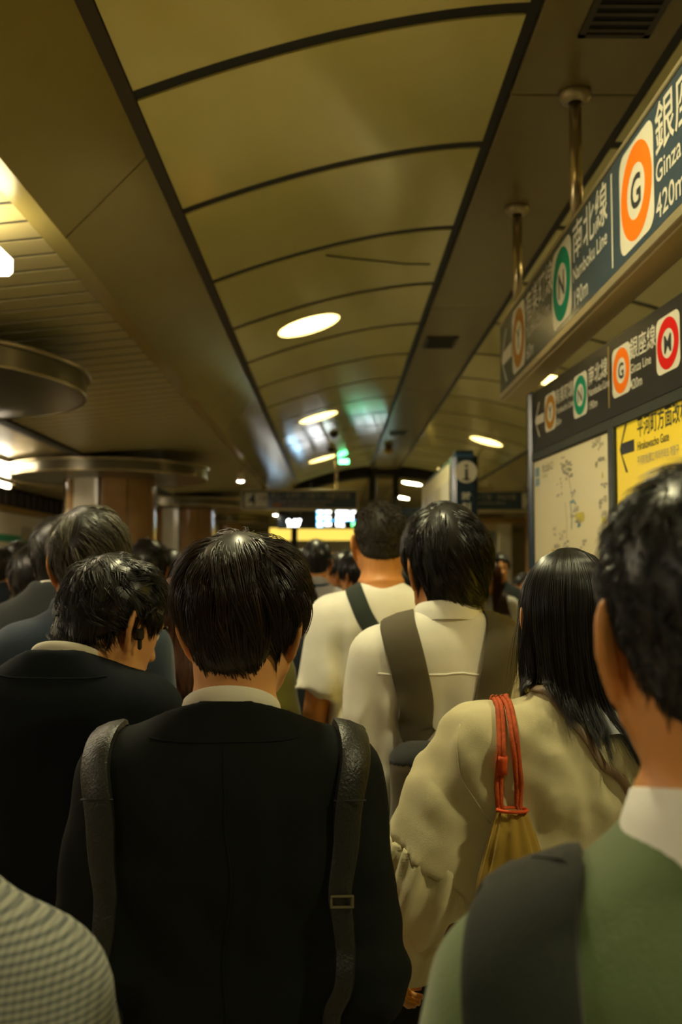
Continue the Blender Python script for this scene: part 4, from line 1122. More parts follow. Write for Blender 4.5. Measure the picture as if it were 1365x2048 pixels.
def garment(tab, arms, s, sleeve=(0.066,0.057,0.050,0.042), frac=1.0, k=0.035, fold=None, n=2.5, hole=None):
    """torso plus sleeves; frac<1 ends the sleeve above the wrist (<=0.5 is the elbow)"""
    T = torso_sdf(tab, n)
    A = []
    for side in ('L', 'R'):
        sh, el, wr = (np.array(a, float)*np.array((1,1,s)) for a in arms[side]); A.append((sh, el, wr))
    r0, r1, r2, r3 = sleeve; hemz = min(t_[0] for t_ in tab)+0.012
    def f(p):
        d = T(p)
        for sh, el, wr in A:
            if frac <= 0.5:
                e_ = sh+(el-sh)*frac*2; a = rcone(p, sh, e_, r0, r1)
                ax = (el-sh)/np.linalg.norm(el-sh)
                a = np.maximum(a, (p-e_.astype(np.float32))@ax.astype(np.float32))
            else:
                e_ = el+(wr-el)*(frac-0.5)*2
                a = smin(rcone(p, sh, el, r0, r1), rcone(p, el, e_, r2, r3), 0.025)
                ax = (wr-el)/np.linalg.norm(wr-el)
                near = ((p-el.astype(np.float32))@ax.astype(np.float32))
                a = np.where(near > 0, np.maximum(a, (p-e_.astype(np.float32))@ax.astype(np.float32)), a)
                dist = np.linalg.norm(p-el.astype(np.float32), axis=1)
                along = (p-el.astype(np.float32))@((sh-el)/np.linalg.norm(sh-el)).astype(np.float32)
                a = a + 0.0035*np.sin(along*95+p[:,1]*40)*np.exp(-(dist/0.11)**2)
            d = smin(d, a, k)
        if fold is not None: d = d + fold(p)
        d = np.maximum(d, hemz-p[:,2])
        if hole is not None: d = smax(d, -np.maximum(np.sqrt((p[:,0]/hole[0])**2+((p[:,1]+0.018)/hole[1])**2)-1, (hole[2]-p[:,2])/0.06)*0.06, 0.006); d = smax(d, p[:,2]-(hole[3]-0.50*(p[:,1]+0.10)-0.06*np.abs(p[:,0])), 0.006)
        return d
    xs = [abs(v[0]) for a in A for v in a]; ys = [v[1] for a in A for v in a]; zs = [v[2] for a in A for v in a]
    m = max(sleeve)+0.03
    bb = ((-max(xs)-m, min(min(ys)-m, -0.19), min(tab[-1][0] if tab[-1][0] < tab[0][0] else tab[0][0], min(zs)-m if frac > 0.5 else 9)),
          (max(xs)+m, max(max(ys)+m, 0.19), max(t_[0] for t_ in tab)+0.02))
    bb = ((bb[0][0], bb[0][1], bb[0][2]-0.03), bb[1])
    return f, bb

def collar(parent, c, rx, ry, zb, zf, h, flare, m, name='shirt_collar', th=0.004, gap=18, lean=0.0, bot=1.0):
    A = np.radians(np.linspace(-180+gap, 180-gap, 41)); rings = []
    for a in A:
        k = (1-math.cos(a))/2; z0 = zb+(zf-zb)*k; hh = h*(1-0.15*k)
        def pt(rs, z): return (c[0]+rx*rs*math.sin(a)+lean*(z-z0), c[1]-ry*rs*math.cos(a), z)
        e = th/rx
        rings.append([pt(bot, z0), pt(bot+e, z0), pt((bot+flare)/2+e*1.2, z0+hh*0.5), pt(flare+e, z0+hh-0.002), pt(flare+e*0.5, z0+hh), pt(flare, z0+hh-0.002), pt((bot+flare)/2, z0+hh*0.5)])
    b = MB(); b.loft(rings, True, True)
    o = b.build(name, m, parent); return shade_auto(o, 60)

def catmull(pts, n=12):
    pts = np.asarray(pts, float); P4 = np.vstack([2*pts[0]-pts[1], pts, 2*pts[-1]-pts[-2]]); out = []
    for i in range(1, len(P4)-2):
        for t in np.linspace(0, 1, n, endpoint=False):
            p0, p1, p2, p3 = P4[i-1:i+3]
            out.append(0.5*((2*p1)+(-p0+p2)*t+(2*p0-5*p1+4*p2-p3)*t*t+(-p0+3*p1-3*p2+p3)*t**3))
    out.append(pts[-1]); return np.array(out)
def strap_mesh(f, pts, width, th=0.006, off=0.001, proj=True, n=10, shift=(0,0,0), puff=0.3, wid=None):
    path = catmull(pts, n)
    if proj:
        for _ in range(2):
            path = project(f, path, off)
            path[1:-1] = (path[:-2]+2*path[1:-1]+path[2:])/4
        path = project(f, path, off, 4)
    nr = grad(f, path.astype(np.float32), 0.006) if f is not None else np.tile((0,-1,0), (len(path),1))
    t = np.gradient(path, axis=0); t /= np.linalg.norm(t, axis=1, keepdims=True)+1e-9
    for _ in range(3): nr[1:-1] = (nr[:-2]+nr[1:-1]*2+nr[2:])/4
    nr = nr-t*(nr*t).sum(1)[:,None]; nr /= np.linalg.norm(nr, axis=1, keepdims=True)+1e-9
    s_ = np.cross(t, nr); ww = np.full(len(path), width) if wid is None else np.interp(np.linspace(0,1,len(path)), np.linspace(0,1,len(wid)), wid)
    rings = []
    for a, b_, n_, w_ in zip(path, s_, nr, ww):
        h = w_/2; pr = [(-h,-0.002),(h,-0.002),(h,th*0.6),(h*0.82,th),(0,th*(1+puff)),(-h*0.82,th),(-h,th*0.6)]
        ring = []
        for i_, (u, v) in enumerate(pr):
            q = a+b_*u+n_*v
            ring.append(q)
        rings.append(ring)
    R = np.array(rings)
    if proj:   # keep the band's edges on the cloth
        for i_ in range(7):
            q = R[:,i_].astype(np.float32); dv = f(q); lim = (0.0 if i_ < 2 else th*0.55)
            push = np.maximum(lim-dv, 0); R[:,i_] = q+grad(f, q, 0.004)*push[:,None]
    b = MB(); b.loft(R-np.array(shift), True, True); return b

PEOPLE = []
def person(label, x, y, H, cfg, rz=0.0, group=None, res=None):
    """one standing figure seen in the crowd; returns root, garment field"""
    root = empty('person', (x, y, 0), rz); tag(root, label, 'person', group)
    s = H/1.70*cfg.get('bs', 1.0); fem = cfg.get('female', False); hs = cfg.get('hs', 0.98 if not fem else 0.94)
    hd = cfg.get('head', {}); skin = cfg.get('skin', M_SKIN)
    hp = Vector((hd.get('dx',0), 0.02+hd.get('dy',0), H-0.105*hs+hd.get('dz',0)))
    M = head_matrix(hp, hd.get('yaw',0), hd.get('pitch',0), hd.get('roll',0), hs)
    Mi = np.array(M.inverted(), np.float32)
    arms = cfg.get('arms', ARMS)
    nb_ = np.array(M @ Vector((0,-0.028,-0.055)), float)
    nr0, nr1 = (0.062, 0.054) if not fem else (0.052, 0.046)
    nr0 *= cfg.get('neck', 1); nr1 *= cfg.get('neck', 1)
    btab = scale_tab([t_ for t_ in cfg['clothes'][0][2] if t_[0] < 1.45]+[(1.47,.060,.050,.060,-.02)], s, cfg.get('w',1)*0.90, -0.010); BT = torso_sdf(btab)
    def fbody(p, ears=True):
        q = p@Mi[:3,:3].T+Mi[:3,3]
        d = head_sdf(q, ears, fem)*hs
        d = smin(d, rcone(p, (0,-0.03,1.42*s), nb_, nr0, nr1), 0.028)
        return smin(d, BT(p)+0.004, 0.05)
    h = res or cfg.get('res', 0.0044)
    lo = (min(-0.17, hp.x-0.12), hp.y-0.17, 1.36*s); hi = (max(0.17, hp.x+0.12), hp.y+0.15, H+0.02)
    V, Q = surface_nets(fbody, lo, hi, h)
    parts = [(V, Q)]
    fr = []
    for side, sg in (('L',-1),('R',1)):
        sh, el, wr = (np.array(a, float)*np.array((1,1,s)) for a in arms[side])
        ab = arm_parts(sh, el, wr, cfg.get('armr',1.0)*(0.84 if fem else 0.95), cfg.get('palm',{}).get(side), sg, cfg.get('curl',0.5), cfg.get('hres',0.0052))
        off = 0
        b_ = MB(); 
        for v_ in ab.v: b_.v.append(v_)
        b_.q = ab.q; b_.t = ab.t; b_.n = ab.n
        fr.append(b_)
    tot = MB(); tot.add(V, Q)
    for b_ in fr:
        tot.add(np.vstack(b_.v), np.vstack(b_.q), np.vstack(b_.t) if b_.t else ())
    # hidden trunk and legs inside the clothes
    tot.tube([(0,-0.01,1.38*s),(0,0,1.2*s),(0,0,1.0*s),(0,0,0.88*s)], [0.075,0.09,0.085,0.08], 12)
    for sg in (-1, 1): tot.tube([(sg*0.09,0,0.90*s),(sg*0.10,0.01,0.48*s),(sg*0.105,-0.015,0.07*s)], [0.07,0.048,0.034], 10)
    link('body', tot.mesh('body', True), skin, root)
    # eyes, brows
    for sg in (-1, 1):
        e = link('eye', EYE_ME, M_EYE, root); e.matrix_local = M @ Matrix.Translation((sg*0.031,0.0765,-0.013))
        i_ = link('iris', IRIS_ME, M_IRIS, e)
        bw = link('eyebrow', BROW_ME, cfg.get('hairm', M_HAIRK), root); bw.matrix_local = M @ Matrix.Translation((sg*0.031,0.0955,0.010))
    # hair
    nbl = np.array(M.inverted() @ Vector(nb_)); nlo = np.array(M.inverted() @ Vector((0,-0.03,1.42*s)))
    def head_only(q):
        q = q.astype(np.float32); d = head_sdf(q, False, fem)
        return smin(d, rcone(q, nlo, nbl, nr0/hs, nr1/hs), 0.028)
    # clothes
    gf = None
    for gname, gm, tab, slv, frac, kw in cfg['clothes']:
        tb = scale_tab(tab, s, cfg.get('w',1))
        f, bb = garment(tb, arms, s, slv, frac, **kw); 
        gv, gq = surface_nets(f, bb[0], bb[1], cfg.get('gres', 0.009))
        link(gname, mesh_arrays(gname, gv, gq, smooth=True), gm, root)
        gf = f
    if 'hair' in cfg:
        hv, hq, tn = make_hair(head_only, cfg['hair'], cfg.get('N', 2600), cfg.get('seed', 1))
        hair_object(hv, hq, tn, M, cfg.get('hairm', M_HAIRK), root)
    # trousers and shoes
    tr = link('trousers', LEG_ME, M_TRO, root); tr.scale = (1.0, 1.0, s*0.985)
    tr.material_slots[0].link = 'OBJECT'; tr.material_slots[0].material = cfg.get('trm', M_TRO)
    for sg in (-1, 1):
        so = link('shoe', SHOE_ME, M_SHOE, root); so.location = (sg*0.105, -0.01, 0); so.rotation_euler = (0,0,-sg*0.12)
    info = dict(root=root, f=gf, M=M, s=s, head_only=head_only, fbody=fbody, arms=arms)
    PEOPLE.append(info); return info
def worn(name, who, off, label, cat, group=None):
    """a bag carried by somebody: its own top-level thing, placed with the wearer"""
    r = who['root']; o = empty(name); Mw = Matrix.Translation(r.location) @ r.rotation_euler.to_matrix().to_4x4() @ Matrix.Translation(off)
    o.matrix_world = Mw; tag(o, label, cat, group); return o
# ------------------------------------------------------------------ hair styles
ST_FULL = dict(T=[(-60,.010,.010,.004),(-40,.007,.003,.005),(-15,.017,.012,.010),(10,.025,.026,.018),(40,.027,.032,.026),(70,.026,.028,.028),(90,.027,.027,.027)],
    line=[(0,-47),(30,-45),(50,-33),(68,-20),(85,-8),(105,-12),(125,-4),(150,22),(180,28)], len=0.078, seg=8, clumps=90, clump=0.62, lift=0.10, swirl=0.30, decay=0.70,
    grav=0.75, wild=0.22, rad=0.00075, cap=0.72, soft=10, tmean=0.25, tvar=0.30, lump=0.10, rootmin=0.55, whorl=(0.0,-0.42,0.9), lenel=[-60,-35,-10,15,40,90], lenk=[0.20,0.28,0.42,0.62,0.95,1.15])
ST_MESSY = dict(T=[(-60,.008,.008,.004),(-40,.014,.012,.008),(-10,.019,.017,.012),(20,.021,.020,.018),(50,.021,.021,.022),(90,.021,.021,.021)],
    line=LINE_M, len=0.050, seg=7, clumps=260, clump=0.55, lift=0.50, swirl=0.5, grav=0.20, wild=0.50, rad=0.0008, cap=0.78, tmean=0.28, tvar=0.28,
    whorl=(0.02,-0.45,0.9), lenel=[-60,-30,20,90], lenk=[0.3,0.6,1,1.2], lump=0.14)
ST_WAVY = dict(T=[(-60,.008,.006,.004),(-40,.012,.008,.006),(-10,.018,.014,.010),(20,.021,.020,.02),(50,.021,.021,.026),(90,.022,.022,.024)],
    line=LINE_M, len=0.070, seg=8, clumps=80, clump=0.60, lift=0.20, swirl=0.6, grav=0.5, wild=0.45, rad=0.0009, cap=0.82, tmean=0.50, tvar=0.38,
    whorl=(-0.10,-0.35,0.9), lenel=[-60,-30,20,90], lenk=[0.35,0.6,1,1.2], lump=0.16)
ST_MED = dict(T=[(-60,.010,.008,.004),(-40,.018,.012,.008),(-10,.022,.019,.012),(20,.022,.022,.02),(50,.022,.022,.026),(90,.024,.024,.026)],
    line=[(0,-58),(35,-56),(60,-44),(78,-24),(95,-10),(112,-12),(125,6),(150,32),(180,36)], len=0.065, seg=7, clumps=110, clump=0.58, lift=0.22, swirl=0.45,
    grav=0.6, wild=0.35, rad=0.0009, cap=0.82, tmean=0.25, tvar=0.28, whorl=(0.05,-0.45,0.88), lenel=[-60,-30,20,90], lenk=[0.4,0.7,1,1.1], lump=0.10)
ST_CROP = dict(T=[(-60,.002,.002,.002),(-40,.003,.0022,.002),(-10,.0045,.003,.003),(25,.008,.007,.006),(55,.011,.011,.010),(90,.011,.011,.011)],
    line=[(0,-44),(40,-42),(62,-34),(80,-12),(95,2),(112,-4),(125,12),(150,36),(180,40)], len=0.009, seg=4, clumps=300, clump=0.15, lift=0.9, swirl=0.3,
    grav=0.4, wild=0.4, rad=0.0008, cap=0.7, tmean=0.3, tvar=0.3, whorl=(0,-0.45,0.88), soft=20, lump=0.05, hmin=0.0008, rootmin=0.75, lenel=[-60,-20,20,90], lenk=[0.35,0.5,1,1])
ST_SHORT = dict(T=[(-60,.003,.003,.002),(-40,.005,.004,.003),(-10,.012,.007,.006),(20,.018,.013,.012),(50,.021,.019,.022),(90,.022,.022,.024)],
    line=LINE_M, len=0.030, seg=6, clumps=500, clump=0.20, lift=0.30, swirl=0.4, grav=0.35, wild=0.35, rad=0.0007, cap=0.80, tmean=0.25, tvar=0.25,
    rootmin=0.5, whorl=(0.0,-0.40,0.9), soft=16, lenel=[-60,-35,0,30,90], lenk=[0.16,0.22,0.5,0.9,1.1], lump=0.08)
JS = (0.068,0.060,0.056,0.047)     # jacket sleeve radii
SS = (0.064,0.060,0.056,0.046)     # shirt sleeve radii

# ------------------------------------------------------------------ A: suited man in the middle, leather straps over both shoulders
fA = folds(11, 0.0045, 14, 10, 9, 6)
def foldA(p): return fA(p)*smoothstep(p[:,2], 1.42, 1.2)
M_SUITA = cloth('suit_black', (0.0075,0.0090,0.0080), rough=0.85, bscale=900, sheen=0.0, spec=0.12)
A = person('person in a black suit jacket with thick full hair and leather bag straps', X(465,1.40), 1.40, 1.635,
    dict(hair=ST_FULL, hairm=M_HAIRB, N=6800, seed=3, hs=0.99, w=1.06, bs=0.985, arms=dict(L=((-.150,-.02,1.372),(-.192,-.055,1.09),(-.200,.155,1.03)), R=((.150,-.02,1.372),(.192,-.055,1.09),(.200,.155,1.03))), head=dict(dx=0.014, yaw=-0.16, pitch=0.10, dy=0.01, dz=0.0), skin=M_SKIN2,
         clothes=[('suit_jacket', M_SUITA, JACKET, JS, 0.98, dict(fold=foldA, k=0.030, hole=(0.066,0.066,1.36,1.507*1.635/1.70*0.985)))], gres=0.0085, res=0.004), rz=0.03)
M_COLLARW = cloth('collar_white', (0.70,0.66,0.55), rough=0.8, bscale=900)
s = A['s']; r = A['root']
collar(r, (0.002,-0.020), 0.068, 0.070, 1.490*s, 1.425*s, 0.029, 0.94, M_COLLARW, th=0.005)
q_ = project(A['f'], np.array([[0.125*math.sin(a), -0.024-0.115*math.cos(a), 1.452*s-0.012*(1-math.cos(a))] for a in np.linspace(-0.95,0.95,15)]), 0.0); MB().tube(q_, 0.0016, 5).build('collar_fold', M_SUITA, r, True)
q_ = project(A['f'], np.array([[0.0,-0.2,z_] for z_ in np.linspace(1.385,0.80,24)]), 0.0); bb_ = MB(); bb_.tube(q_, 0.0012, 4); bb_.build('back_seam', M_SUITA, r, True)
M_LEATH = mat('leather_black', (0.0085,0.0095,0.0075), rough=0.40, spec=0.55, bump=0.7, bscale=260, noise=0.15, nscale=60)
M_BUCK = mat('buckle_steel', (0.25,0.22,0.15), rough=0.3, metal=0.9)
off = Vector((0, 0.13, 0.95)); bag = worn('backpack', A, off, 'black leather backpack worn on the chest of the person in the black suit', 'backpack')
f = A['f']
for sg in (-1, 1):
    pts = [(sg*0.130,0.13,1.20),(sg*0.150,0.11,1.28),(sg*0.176,0.04,1.40),(sg*0.184,-0.05,1.39),(sg*0.182,-0.12,1.31),(sg*0.172,-0.14,1.24),(sg*0.162,-0.14,1.15),(sg*0.158,-0.13,1.06),(sg*0.168,-0.03,1.0)]
    o = strap_mesh(f, pts, 0.046, 0.008, 0.002, shift=off, wid=[0.044,0.046,0.048,0.048,0.043,0.037,0.030,0.026,0.026]).build('shoulder_strap', M_LEATH, bag); shade_auto(o, 40)
    q = project(f, np.array([[sg*0.180,-0.14,1.295]]), 0.010)[0]-np.array(off)
    MB().bbox(q[0]-0.022, q[0]+0.022, q[1]-0.002, q[1]+0.003, q[2]-0.001, q[2]+0.001, 0.0008).build('stitch_seam', M_CHAN, o)
    if sg < 0: continue
    q = project(f, np.array([[sg*0.163,-0.14,1.155]]), 0.009)[0]-np.array(off)
    bk = MB(); bk.bbox(q[0]-0.016, q[0]+0.016, q[1]-0.005, q[1], q[2]-0.002, q[2]+0.002, 0.0015); bk.bbox(q[0]-0.016, q[0]+0.016, q[1]-0.005, q[1], q[2]+0.012, q[2]+0.016, 0.0015)
    bk.bbox(q[0]-0.016, q[0]-0.012, q[1]-0.005, q[1], q[2], q[2]+0.014, 0.0015); bk.bbox(q[0]+0.012, q[0]+0.016, q[1]-0.005, q[1], q[2], q[2]+0.014, 0.0015)
    bk.build('buckle', M_BUCK, o)
def bag_sdf(c, h, r_, bulge=0.02):
    def g(p):
        q = p-np.array(c, np.float32)
        return rbox(p, c, h, r_) - bulge*np.clip(1-(q[:,0]/h[0])**2, 0, 1)*np.clip(1-(q[:,2]/h[2])**2, 0, 1)
    return g
g = bag_sdf((0,0.192,1.10), (0.118,0.052,0.19), 0.04)
v_, q_ = surface_nets(g, (-0.2,0.08,0.85), (0.2,0.32,1.35), 0.010)
link('bag_body', mesh_arrays('bag_body', v_-np.array(off), q_, smooth=True), M_LEATH, bag)
MB().bbox(-0.09,0.09,0.255-0.13,0.275-0.13,1.0-0.95,1.12-0.95,0.01).build('front_pocket', M_LEATH, bag)

# ------------------------------------------------------------------ B: suited man to the left, head bowed and turned
fB = folds(21, 0.0035, 14, 10, 8, 6)
M_SUITB = cloth('suit_midnight', (0.0075,0.010,0.0135), rough=0.85, bscale=900, sheen=0.0, spec=0.12)
B = person('person in a midnight blue suit looking down with an earbud in one ear', X(150,1.84), 1.84, 1.650,
    dict(hair=ST_MESSY, hairm=M_HAIRK, N=3900, seed=5, hs=1.0, w=1.06, arms=ARMS_BENT, skin=M_SKIN2,
         head=dict(dx=0.066, dy=0.035, dz=-0.040, yaw=-0.62, pitch=0.38),
         clothes=[('suit_jacket', M_SUITB, JACKET, JS, 0.98, dict(fold=lambda p: fB(p)*smoothstep(p[:,2],1.44,1.25), k=0.03, hole=(0.068,0.068,1.37,1.507*1.65/1.70)))], gres=0.010), rz=-0.12)
s = B['s']; r = B['root']
collar(r, (0.004,-0.018), 0.070, 0.071, 1.490*s, 1.425*s, 0.022, 0.95, M_COLLARW, th=0.005)
q_ = project(B['f'], np.array([[0.125*math.sin(a), -0.024-0.115*math.cos(a), 1.452*s-0.012*(1-math.cos(a))] for a in np.linspace(-0.95,0.95,15)]), 0.0); MB().tube(q_, 0.0016, 5).build('collar_fold', M_SUITB, r, True)
pe = B['M'] @ Vector((0.084,0.004,-0.032)); w_ = r.matrix_basis @ pe
t = empty('earbud', w_, -0.12-0.62); tag(t, 'small black wireless earbud in the ear of the bowed person', 'earbud')
MB().bbox(-0.006,0.010,-0.010,0.010,-0.010,0.012,0.004).build('shell', mat('earbud_black',(0.01,0.011,0.013),rough=0.25), t)
MB().bbox(0.002,0.009,-0.005,0.005,-0.028,-0.008,0.003).build('stem', MATS['earbud_black'], t)

# ------------------------------------------------------------------ C: grey-streaked man in a navy shirt
fC = folds(31, 0.009, 18, 10, 6, 6)
M_NAVY = cloth('shirt_navy', (0.026,0.040,0.062), rough=0.9, bscale=700)
Cc = person('person with grey streaked wavy hair in a navy blue shirt', X(172,2.36), 2.36, 1.738,
    dict(hair=ST_WAVY, hairm=M_HAIRG, N=3600, seed=8, hs=1.05, w=1.06, skin=M_SKIN, head=dict(yaw=0.16, pitch=0.05, dx=0.006),
         clothes=[('navy_shirt', M_NAVY, SHIRT, SS, 0.98, dict(fold=lambda p: fC(p)*smoothstep(p[:,2],1.42,1.2), k=0.035))], gres=0.011), rz=0.10)
s = Cc['s']; collar(Cc['root'], (0,-0.020), 0.074, 0.076, 1.462*s, 1.44*s, 0.042, 0.92, M_NAVY, th=0.006, bot=1.06)
q_ = project(Cc['f'], np.array([[a, -0.2, 1.35] for a in np.linspace(-0.17, 0.17, 15)]), 0.0006); bb_ = MB(); bb_.tube(q_, 0.0022, 6); bb_.build('yoke_seam', M_NAVY, Cc['root'], True)

# ------------------------------------------------------------------ J: tall man in a white T-shirt with a crossbody strap
fJ = folds(41, 0.0150, 18, 8, 4, 6)
M_TEE = cloth('tee_white', (0.86,0.84,0.74), rough=0.92, bscale=700)
TEE = [(1.478,.056,.050,.056,-.018),(1.468,.070,.056,.066,-.020)]+[t_ for t_ in SHIRT if t_[0] < 1.46]
Jp = person('tall person with cropped hair in a white T-shirt and dark crossbody strap', X(762,2.95), 2.95, 1.795,
    dict(hair=ST_CROP, hairm=M_HAIRX, N=4000, seed=9, hs=1.0, w=1.05, neck=1.08, skin=M_SKIN, head=dict(yaw=0.05),
         arms=dict(L=((-.150,-.02,1.372),(-.205,-.035,1.085),(-.13,.15,1.0)), R=((.150,-.02,1.372),(.205,-.035,1.085),(.215,.05,.86))),
         clothes=[('white_tshirt', M_TEE, TEE, (0.072,0.076,0.05,0.05), 0.37, dict(fold=lambda p: fJ(p)*smoothstep(p[:,2],1.50,1.25), k=0.035))], gres=0.012))
s = Jp['s']; collar(Jp['root'], (0,-0.022), 0.066, 0.064, 1.463*s, 1.42*s, 0.022, 0.96, M_TEE, 'neck_rib', th=0.004, gap=0, bot=1.05)
M_WEB = cloth('webbing_dark', (0.030,0.040,0.034), rough=0.8)
off = Vector((0.10, 0.14, 0.98)); sb = worn('sling_bag', Jp, off, 'dark sling bag across the chest of the person in the white T-shirt', 'bag')
pts = [(0.12,0.15,1.08),(-0.02,0.16,1.25),(-0.10,0.10,1.44),(-0.085,-0.02,1.54),(-0.05,-0.12,1.45),(0.03,-0.14,1.34),(0.10,-0.14,1.22),(0.17,-0.08,1.10),(0.18,0.05,1.04),(0.13,0.14,1.07)]
o = strap_mesh(Jp['f'], pts, 0.052, 0.003, 0.001, shift=off, puff=0.0).build('strap', M_WEB, sb); shade_auto(o, 40)
g = bag_sdf((0.11,0.168,1.06), (0.10,0.03,0.07), 0.025, 0.015); v_, q_ = surface_nets(g, (-0.05,0.1,0.95), (0.27,0.26,1.17), 0.01)
link('bag_body', mesh_arrays('bag_body', v_-np.array(off), q_, smooth=True), M_WEB, sb)
MB().tube([(0.03-0.10,0.209-0.14,1.10-0.98),(0.19-0.10,0.209-0.14,1.10-0.98)], 0.004, 6).build('zip', M_CHAN, sb)

# ------------------------------------------------------------------ K: man in a white shirt with a brown backpack
fK = folds(51, 0.0165, 20, 10, 4, 6)
M_SHK = cloth('shirt_white', (0.82,0.79,0.68), rough=0.9, bscale=900)
K = person('person in a white collared shirt wearing a brown backpack', X(893,2.2), 2.2, 1.732,
    dict(hair=ST_MED, hairm=M_HAIRK, N=3700, seed=13, hs=1.06, w=1.12, skin=M_SKIN, head=dict(yaw=0.22, dx=0.002, pitch=0.08),
         clothes=[('white_shirt', M_SHK, SHIRT, (0.072,0.070,0.066,0.055), 0.98, dict(fold=lambda p: fK(p)*smoothstep(p[:,2],1.40,1.2), k=0.035))], gres=0.0095))
s = K['s']; collar(K['root'], (0,-0.020), 0.074, 0.076, 1.462*s, 1.44*s, 0.042, 0.90, M_SHK, th=0.006, bot=1.06)
q_ = project(K['f'], np.array([[a, -0.2, 1.372] for a in np.linspace(-0.185, 0.185, 19)]), 0.0006); bb_ = MB(); bb_.tube(q_, 0.0022, 6); bb_.build('yoke_seam', M_SHK, K['root'], True)
M_BPK = cloth('backpack_brown', (0.100,0.083,0.048), rough=0.85, bscale=500); M_BPT = cloth('backpack_trim', (0.016,0.018,0.018), rough=0.7)
off = Vector((-0.01, -0.17, 0.75)); bp = worn('backpack', K, off, 'brown backpack with black top trim hanging low on the white shirt', 'backpack')
for sg in (-1, 1):
    pts = [(sg*0.12,0.12,1.25),(sg*0.11,0.10,1.38),(sg*0.108,0.0,1.475),(sg*0.104,-0.08,1.44),(sg*0.092,-0.13,1.36),(sg*0.075,-0.14,1.28),(sg*0.060,-0.15,1.22)]
    o = strap_mesh(K['f'], pts, 0.075, 0.010, 0.004, shift=off, wid=[0.07,0.075,0.080,0.080,0.078,0.075,0.072]).build('shoulder_strap', M_BPK, bp); shade_auto(o, 40)
g = bag_sdf((-0.01,-0.198,1.0), (0.135,0.058,0.235), 0.050, 0.013)
v_, q_ = surface_nets(lambda p: g(p)+0.004*np.sin(p[:,2]*26+p[:,0]*18), (-0.2,-0.33,0.73), (0.18,-0.09,1.28), 0.010)
link('bag_body', mesh_arrays('bag_body', v_-np.array(off), q_, smooth=True), M_BPK, bp)
g2 = lambda p: np.maximum(g(p)-0.005, 1.195-p[:,2])
v_, q_ = surface_nets(g2, (-0.2,-0.33,1.17), (0.18,-0.09,1.28), 0.008); link('top_trim', mesh_arrays('top_trim', v_-np.array(off), q_, smooth=True), M_BPT, bp)
g3 = bag_sdf((-0.01,-0.255,0.90), (0.105,0.03,0.11), 0.028, 0.015); v_, q_ = surface_nets(g3, (-0.16,-0.36,0.76), (0.14,-0.22,1.04), 0.01)
link('front_pocket', mesh_arrays('front_pocket', v_-np.array(off), q_, smooth=True), M_BPK, bp)
MB().tube(catmull([(-0.045-0+0.0,-0.03,0.475),(-0.02,-0.045,0.51),(0.02,-0.045,0.51),(0.045,-0.03,0.475)], 8), 0.009, 8).build('grab_handle', M_BPT, bp, True)
for sx in (-0.09, 0.07):
    MB().tube([(sx+0.01,-0.285+0.17,1.17-0.75),(sx+0.01,-0.30+0.17,1.05-0.75)], 0.004, 6).build('zip', M_BPT, bp)

# ------------------------------------------------------------------ L: woman in a cream blouse, long dark hair
fL = folds(61, 0.0130, 11, 8, 6, 6); fL2 = folds(62, 0.004, 22, 12, 14, 5)
M_BLO = cloth('blouse_cream', (0.62,0.555,0.33), rough=0.85, bscale=700)
BLOUSE = [(1.49,.058,.052,.060,-.018),(1.47,.075,.058,.070,-.020),(1.445,.115,.068,.082,-.022),(1.42,.155,.082,.095,-.02),(1.38,.180,.10,.108,-.015),(1.30,.188,.118,.120,-.01),
          (1.2,.192,.13,.125,0),(1.1,.196,.135,.128,0),(1.0,.20,.135,.13,0),(.92,.205,.135,.135,0),(.84,.208,.135,.135,0)]
armsL = dict(L=((-.150,-.015,1.375),(-.232,-.005,1.165),(-.272,.070,.985)), R=((.150,-.015,1.375),(.215,-.01,1.15),(.20,.13,1.02)))
Lw = person('person with straight dark shoulder length hair in a cream puff sleeved blouse', X(1128,1.70), 1.70, 1.622,
    dict(female=True, hairm=M_HAIRK, seed=17, w=1.0, bs=0.978, arms=armsL, skin=M_SKIN2, head=dict(yaw=-0.02, pitch=0.05, dx=0.012), trm=M_TRO3,
         clothes=[('cream_blouse', M_BLO, BLOUSE, (0.085,0.100,0.05,0.05), 0.48, dict(fold=lambda p: (fL(p)+fL2(p))*smoothstep(p[:,2],1.44,1.28), k=0.05))], gres=0.0085), rz=-0.06)
s = Lw['s']; r = Lw['root']
for side in ('L', 'R'):      # gathered lower sleeves
    sh, el, wr = (np.array(a)*np.array((1,1,s)) for a in armsL[side]); sgx = -1 if side == 'L' else 1
    e0 = sh+(el-sh)*0.90; end = np.array((el[0]+sgx*0.055, wr[1]-0.03, 0.885))
    path = catmull([e0, el+np.array((sgx*0.012,0.0,-0.05)), (el+end)/2+np.array((sgx*0.012,0.0,0)), end], 14)
    tg = np.gradient(path, axis=0); tg /= np.linalg.norm(tg, axis=1, keepdims=True); rings = []
    u = np.array((0,1.0,0)); nseg = 72; ph = np.arange(nseg)/nseg*2*PI
    for i_, (p_, t_) in enumerate(zip(path, tg)):
        u = u-t_*u.dot(t_); u /= np.linalg.norm(u); v = np.cross(t_, u); k_ = i_/(len(path)-1)
        R0 = np.interp(k_, [0,0.06,0.25,0.6,0.9,1.0], [0.094,0.100,0.104,0.092,0.075,0.060])
        gath = 0.0075*np.exp(-k_*3.2)*np.sin(ph*17+1.5*np.sin(ph*3))+0.009*np.sin(ph*7+2*np.sin(ph*2)+k_*1.2)*math.sin(k_*PI)**0.5
        rr = R0+gath; rings.append(p_+np.cos(ph)[:,None]*rr[:,None]*u+np.sin(ph)[:,None]*rr[:,None]*v)
    bb_ = MB(); bb_.loft(rings, True, True); bb_.build('lower_sleeve', M_BLO, r, True)
